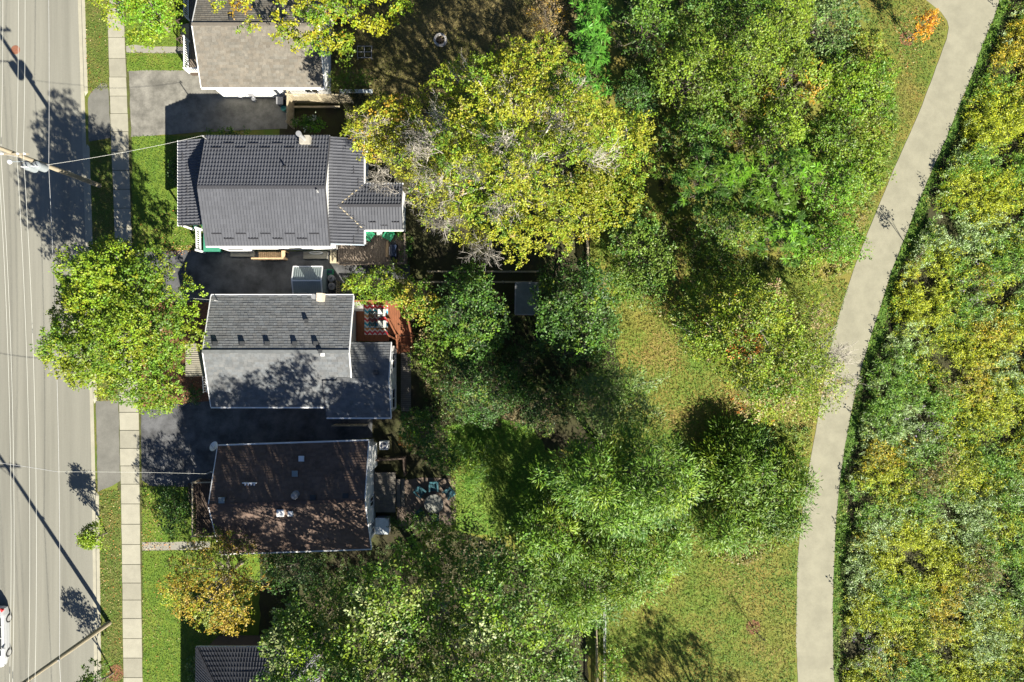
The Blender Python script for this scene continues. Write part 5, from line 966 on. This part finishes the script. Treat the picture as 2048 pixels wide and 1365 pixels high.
meadow('trail_undergrowth', 'tall green weeds under the leaning willow beside the trail', [(1560, 850), (1620, 860), (1600, 960), (1590, 1080), (1500, 1130), (1420, 1120), (1440, 1060), (1580, 1000)], 10, UND, (.3, .7), 203, K=40)
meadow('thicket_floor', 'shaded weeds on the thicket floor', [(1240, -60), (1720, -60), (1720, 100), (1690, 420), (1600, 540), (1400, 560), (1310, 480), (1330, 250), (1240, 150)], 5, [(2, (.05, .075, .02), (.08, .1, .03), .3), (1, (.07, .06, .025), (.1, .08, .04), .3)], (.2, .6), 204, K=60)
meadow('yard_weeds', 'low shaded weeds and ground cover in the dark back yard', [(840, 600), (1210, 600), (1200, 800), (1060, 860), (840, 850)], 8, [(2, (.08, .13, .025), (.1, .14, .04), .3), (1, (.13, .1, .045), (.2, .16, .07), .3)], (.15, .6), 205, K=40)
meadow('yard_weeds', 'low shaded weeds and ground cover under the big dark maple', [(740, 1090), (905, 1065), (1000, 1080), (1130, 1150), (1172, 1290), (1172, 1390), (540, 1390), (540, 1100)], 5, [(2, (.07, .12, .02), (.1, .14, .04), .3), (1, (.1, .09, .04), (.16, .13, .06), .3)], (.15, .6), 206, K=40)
def grass(name, label, px, nper, cols, seed, hr=(.04, .1), wd=.035, K=60):
    rng = np.random.default_rng(seed); poly = W2(px); n = int(area(poly)*nper); x, y = sample(poly, n, rng); pa = np.array(poly); kd = patches(x, y, K, cols, [c[1] for c in cols], rng, pa.min(0), pa.max(0), .5)
    th = rng.uniform(0, 6.283, n); L = rng.uniform(*hr, n)*2; C = np.stack([x, y, L*.28+.02], 1); D = np.stack([np.cos(th), np.sin(th), rng.uniform(.1, .9, n)], 1); N_ = nrm(np.stack([rng.normal(0, .5, n), rng.normal(0, .5, n), np.ones(n)], 1))
    cc_ = np.array([c[0] for c in cols])[kd]*rng.uniform(.72, 1.28, (n, 1))
    me = leaves(name, C, D, N_, L, np.full(n, wd), cc_, GRASSM, (0, 0, 0), .15); return tag(link(name, me, None, (0, 0, 0)), label, 'grass', kind='stuff')
LG = [((.08, .15, .018), 3), ((.12, .18, .024), 2), ((.2, .19, .045), .9)]; PG = [((.12, .2, .018), 4), ((.185, .19, .03), 2.6), ((.27, .2, .06), 1.5), ((.09, .18, .018), 3)]; DG = [((.22, .18, .06), 3), ((.14, .14, .03), 2), ((.31, .24, .1), 1)]
for y0, y1, s in ((-20, 182, 1), (282, 803, 2), (982, 1390, 3)): grass('grass', 'short boulevard grass between kerb and sidewalk', between(lambda y: kx(y)+.5, lambda y: lerpx(SWL, y)-1, y0, y1), 130, [((.085, .15, .018), 3), ((.14, .17, .025), 2), ((.24, .19, .06), 1)], 300+s, K=40)
for i, l in enumerate(LAWNS): grass('grass', 'short mown front lawn grass', [(min(x, 470), max(-60, min(1400, y))) for x, y in l], 130, LG, 310+i, K=30)
PK = [(1180, 180), (1225, 250), (1320, 500), (1330, 620), (1240, 640), (1330, 750), (1340, 850), (1420, 860), (1500, 830), (1600, 860), (1612, 935), (1596, 1060), (1588, 1390), (1215, 1390), (1215, 1200), (1330, 1150), (1400, 900), (1310, 760), (1240, 800), (1175, 560)]
grass('grass', 'mottled green and straw coloured park grass beside the trail', [(1185, 200), (1300, 400), (1600, 560), (1700, 560), (1655, 720), (1610, 960), (1597, 1060), (1590, 1390), (1185, 1390), (1185, 560)], 85, PG, 320, (.06, .16), .045, K=160)
grass('grass', 'green grass on the mown corner around the orange sapling', [(1700, -60), (1768, -60), (1848, 2), (1892, 45), (1890, 78), (1836, 224), (1760, 400), (1700, 545), (1660, 560), (1760, 330), (1790, 200), (1740, 60)], 100, [((.09, .15, .02), 3), ((.18, .17, .04), 2), ((.08, .16, .02), 2)], 321, (.05, .13), .04, K=50)
grass('grass', 'lush green verge grass between trail and meadow', [(x+1, y) for x, y in TR if y > -100 and y < 1400]+[(x, y) for x, y in VR if -100 < y < 1450], 120, [((.07, .17, .016), 3), ((.12, .22, .02), 2), ((.16, .18, .04), .6)], 322, (.04, .11), .04, K=60)
grass('grass', 'long bright back lawn grass behind the brown-shingle house', [(895, 850), (960, 830), (1060, 850), (1110, 930), (1080, 1040), (1000, 1075), (905, 1060)], 130, [((.11, .24, .02), 3), ((.18, .26, .03), 2), ((.26, .24, .05), .5)], 323, (.07, .2), .04, K=25)
grass('grass', 'dry patchy back yard grass around the fire pit', [(665, -60), (1145, -60), (1145, 230), (900, 240), (760, 200), (665, 200)], 90, DG, 324, (.05, .14), .04, K=60)
def litter(label, areas, seed, name='fallen_leaves'):
    rng = np.random.default_rng(seed); X, Y = [], []
    for px, per in areas: poly = W2(px); x, y = sample(poly, int(area(poly)*per), rng); X.append(x); Y.append(y)
    x = np.concatenate(X); y = np.concatenate(Y); n = len(x); th = rng.uniform(0, 6.283, n); cols = np.array([(.42, .16, .04), (.36, .2, .07), (.4, .3, .14), (.25, .1, .03), (.45, .38, .2)])[rng.integers(0, 5, n)]*rng.uniform(.7, 1.2, (n, 1))
    me = leaves(name, np.stack([x, y, rng.uniform(.07, .12, n)], 1), np.stack([np.cos(th), np.sin(th), rng.normal(0, .2, n)], 1), nrm(np.stack([rng.normal(0, .3, n), rng.normal(0, .3, n), np.ones(n)], 1)), rng.uniform(.07, .13, n), rng.uniform(.05, .09, n), cols, GRASSM, (0, 0, 0), .1)
    return tag(link(name, me, None, (0, 0, 0)), label, 'leaves', kind='stuff')
litter('orange and tan fallen leaves on lawn strips along the sidewalk', [([(201, 985), (241, 975), (246, 1200), (204, 1200)], 12), ([(204, 1200), (246, 1200), (250, 1365), (208, 1365)], 6), ([(284, 970), (305, 965), (330, 1085), (285, 1085)], 14), ([(284, 1086), (350, 1086), (350, 1100), (284, 1100)], 45), ([(284, 1101), (350, 1101), (370, 1365), (288, 1365)], 3), ([(180, 20), (212, 20), (218, 175), (184, 180)], 3), ([(330, 492), (420, 490), (420, 505), (340, 512), (300, 500)], 60), ([(270, 420), (400, 400), (400, 490), (290, 500)], 7), ([(171, 60), (179, 60), (186, 190), (176, 190)], 14)], 401)
litter('orange leaves fallen around the autumn sapling', [([(1785, 25), (1830, 15), (1850, 40), (1830, 110), (1800, 110), (1785, 60)], 22), ([(1790, 60), (1850, 60), (1840, 160), (1795, 170)], 7)], 402)
litter('brown leaves scattered in the red mulch beds', [([(345, 735), (405, 745), (408, 812), (350, 812)], 18)], 403)
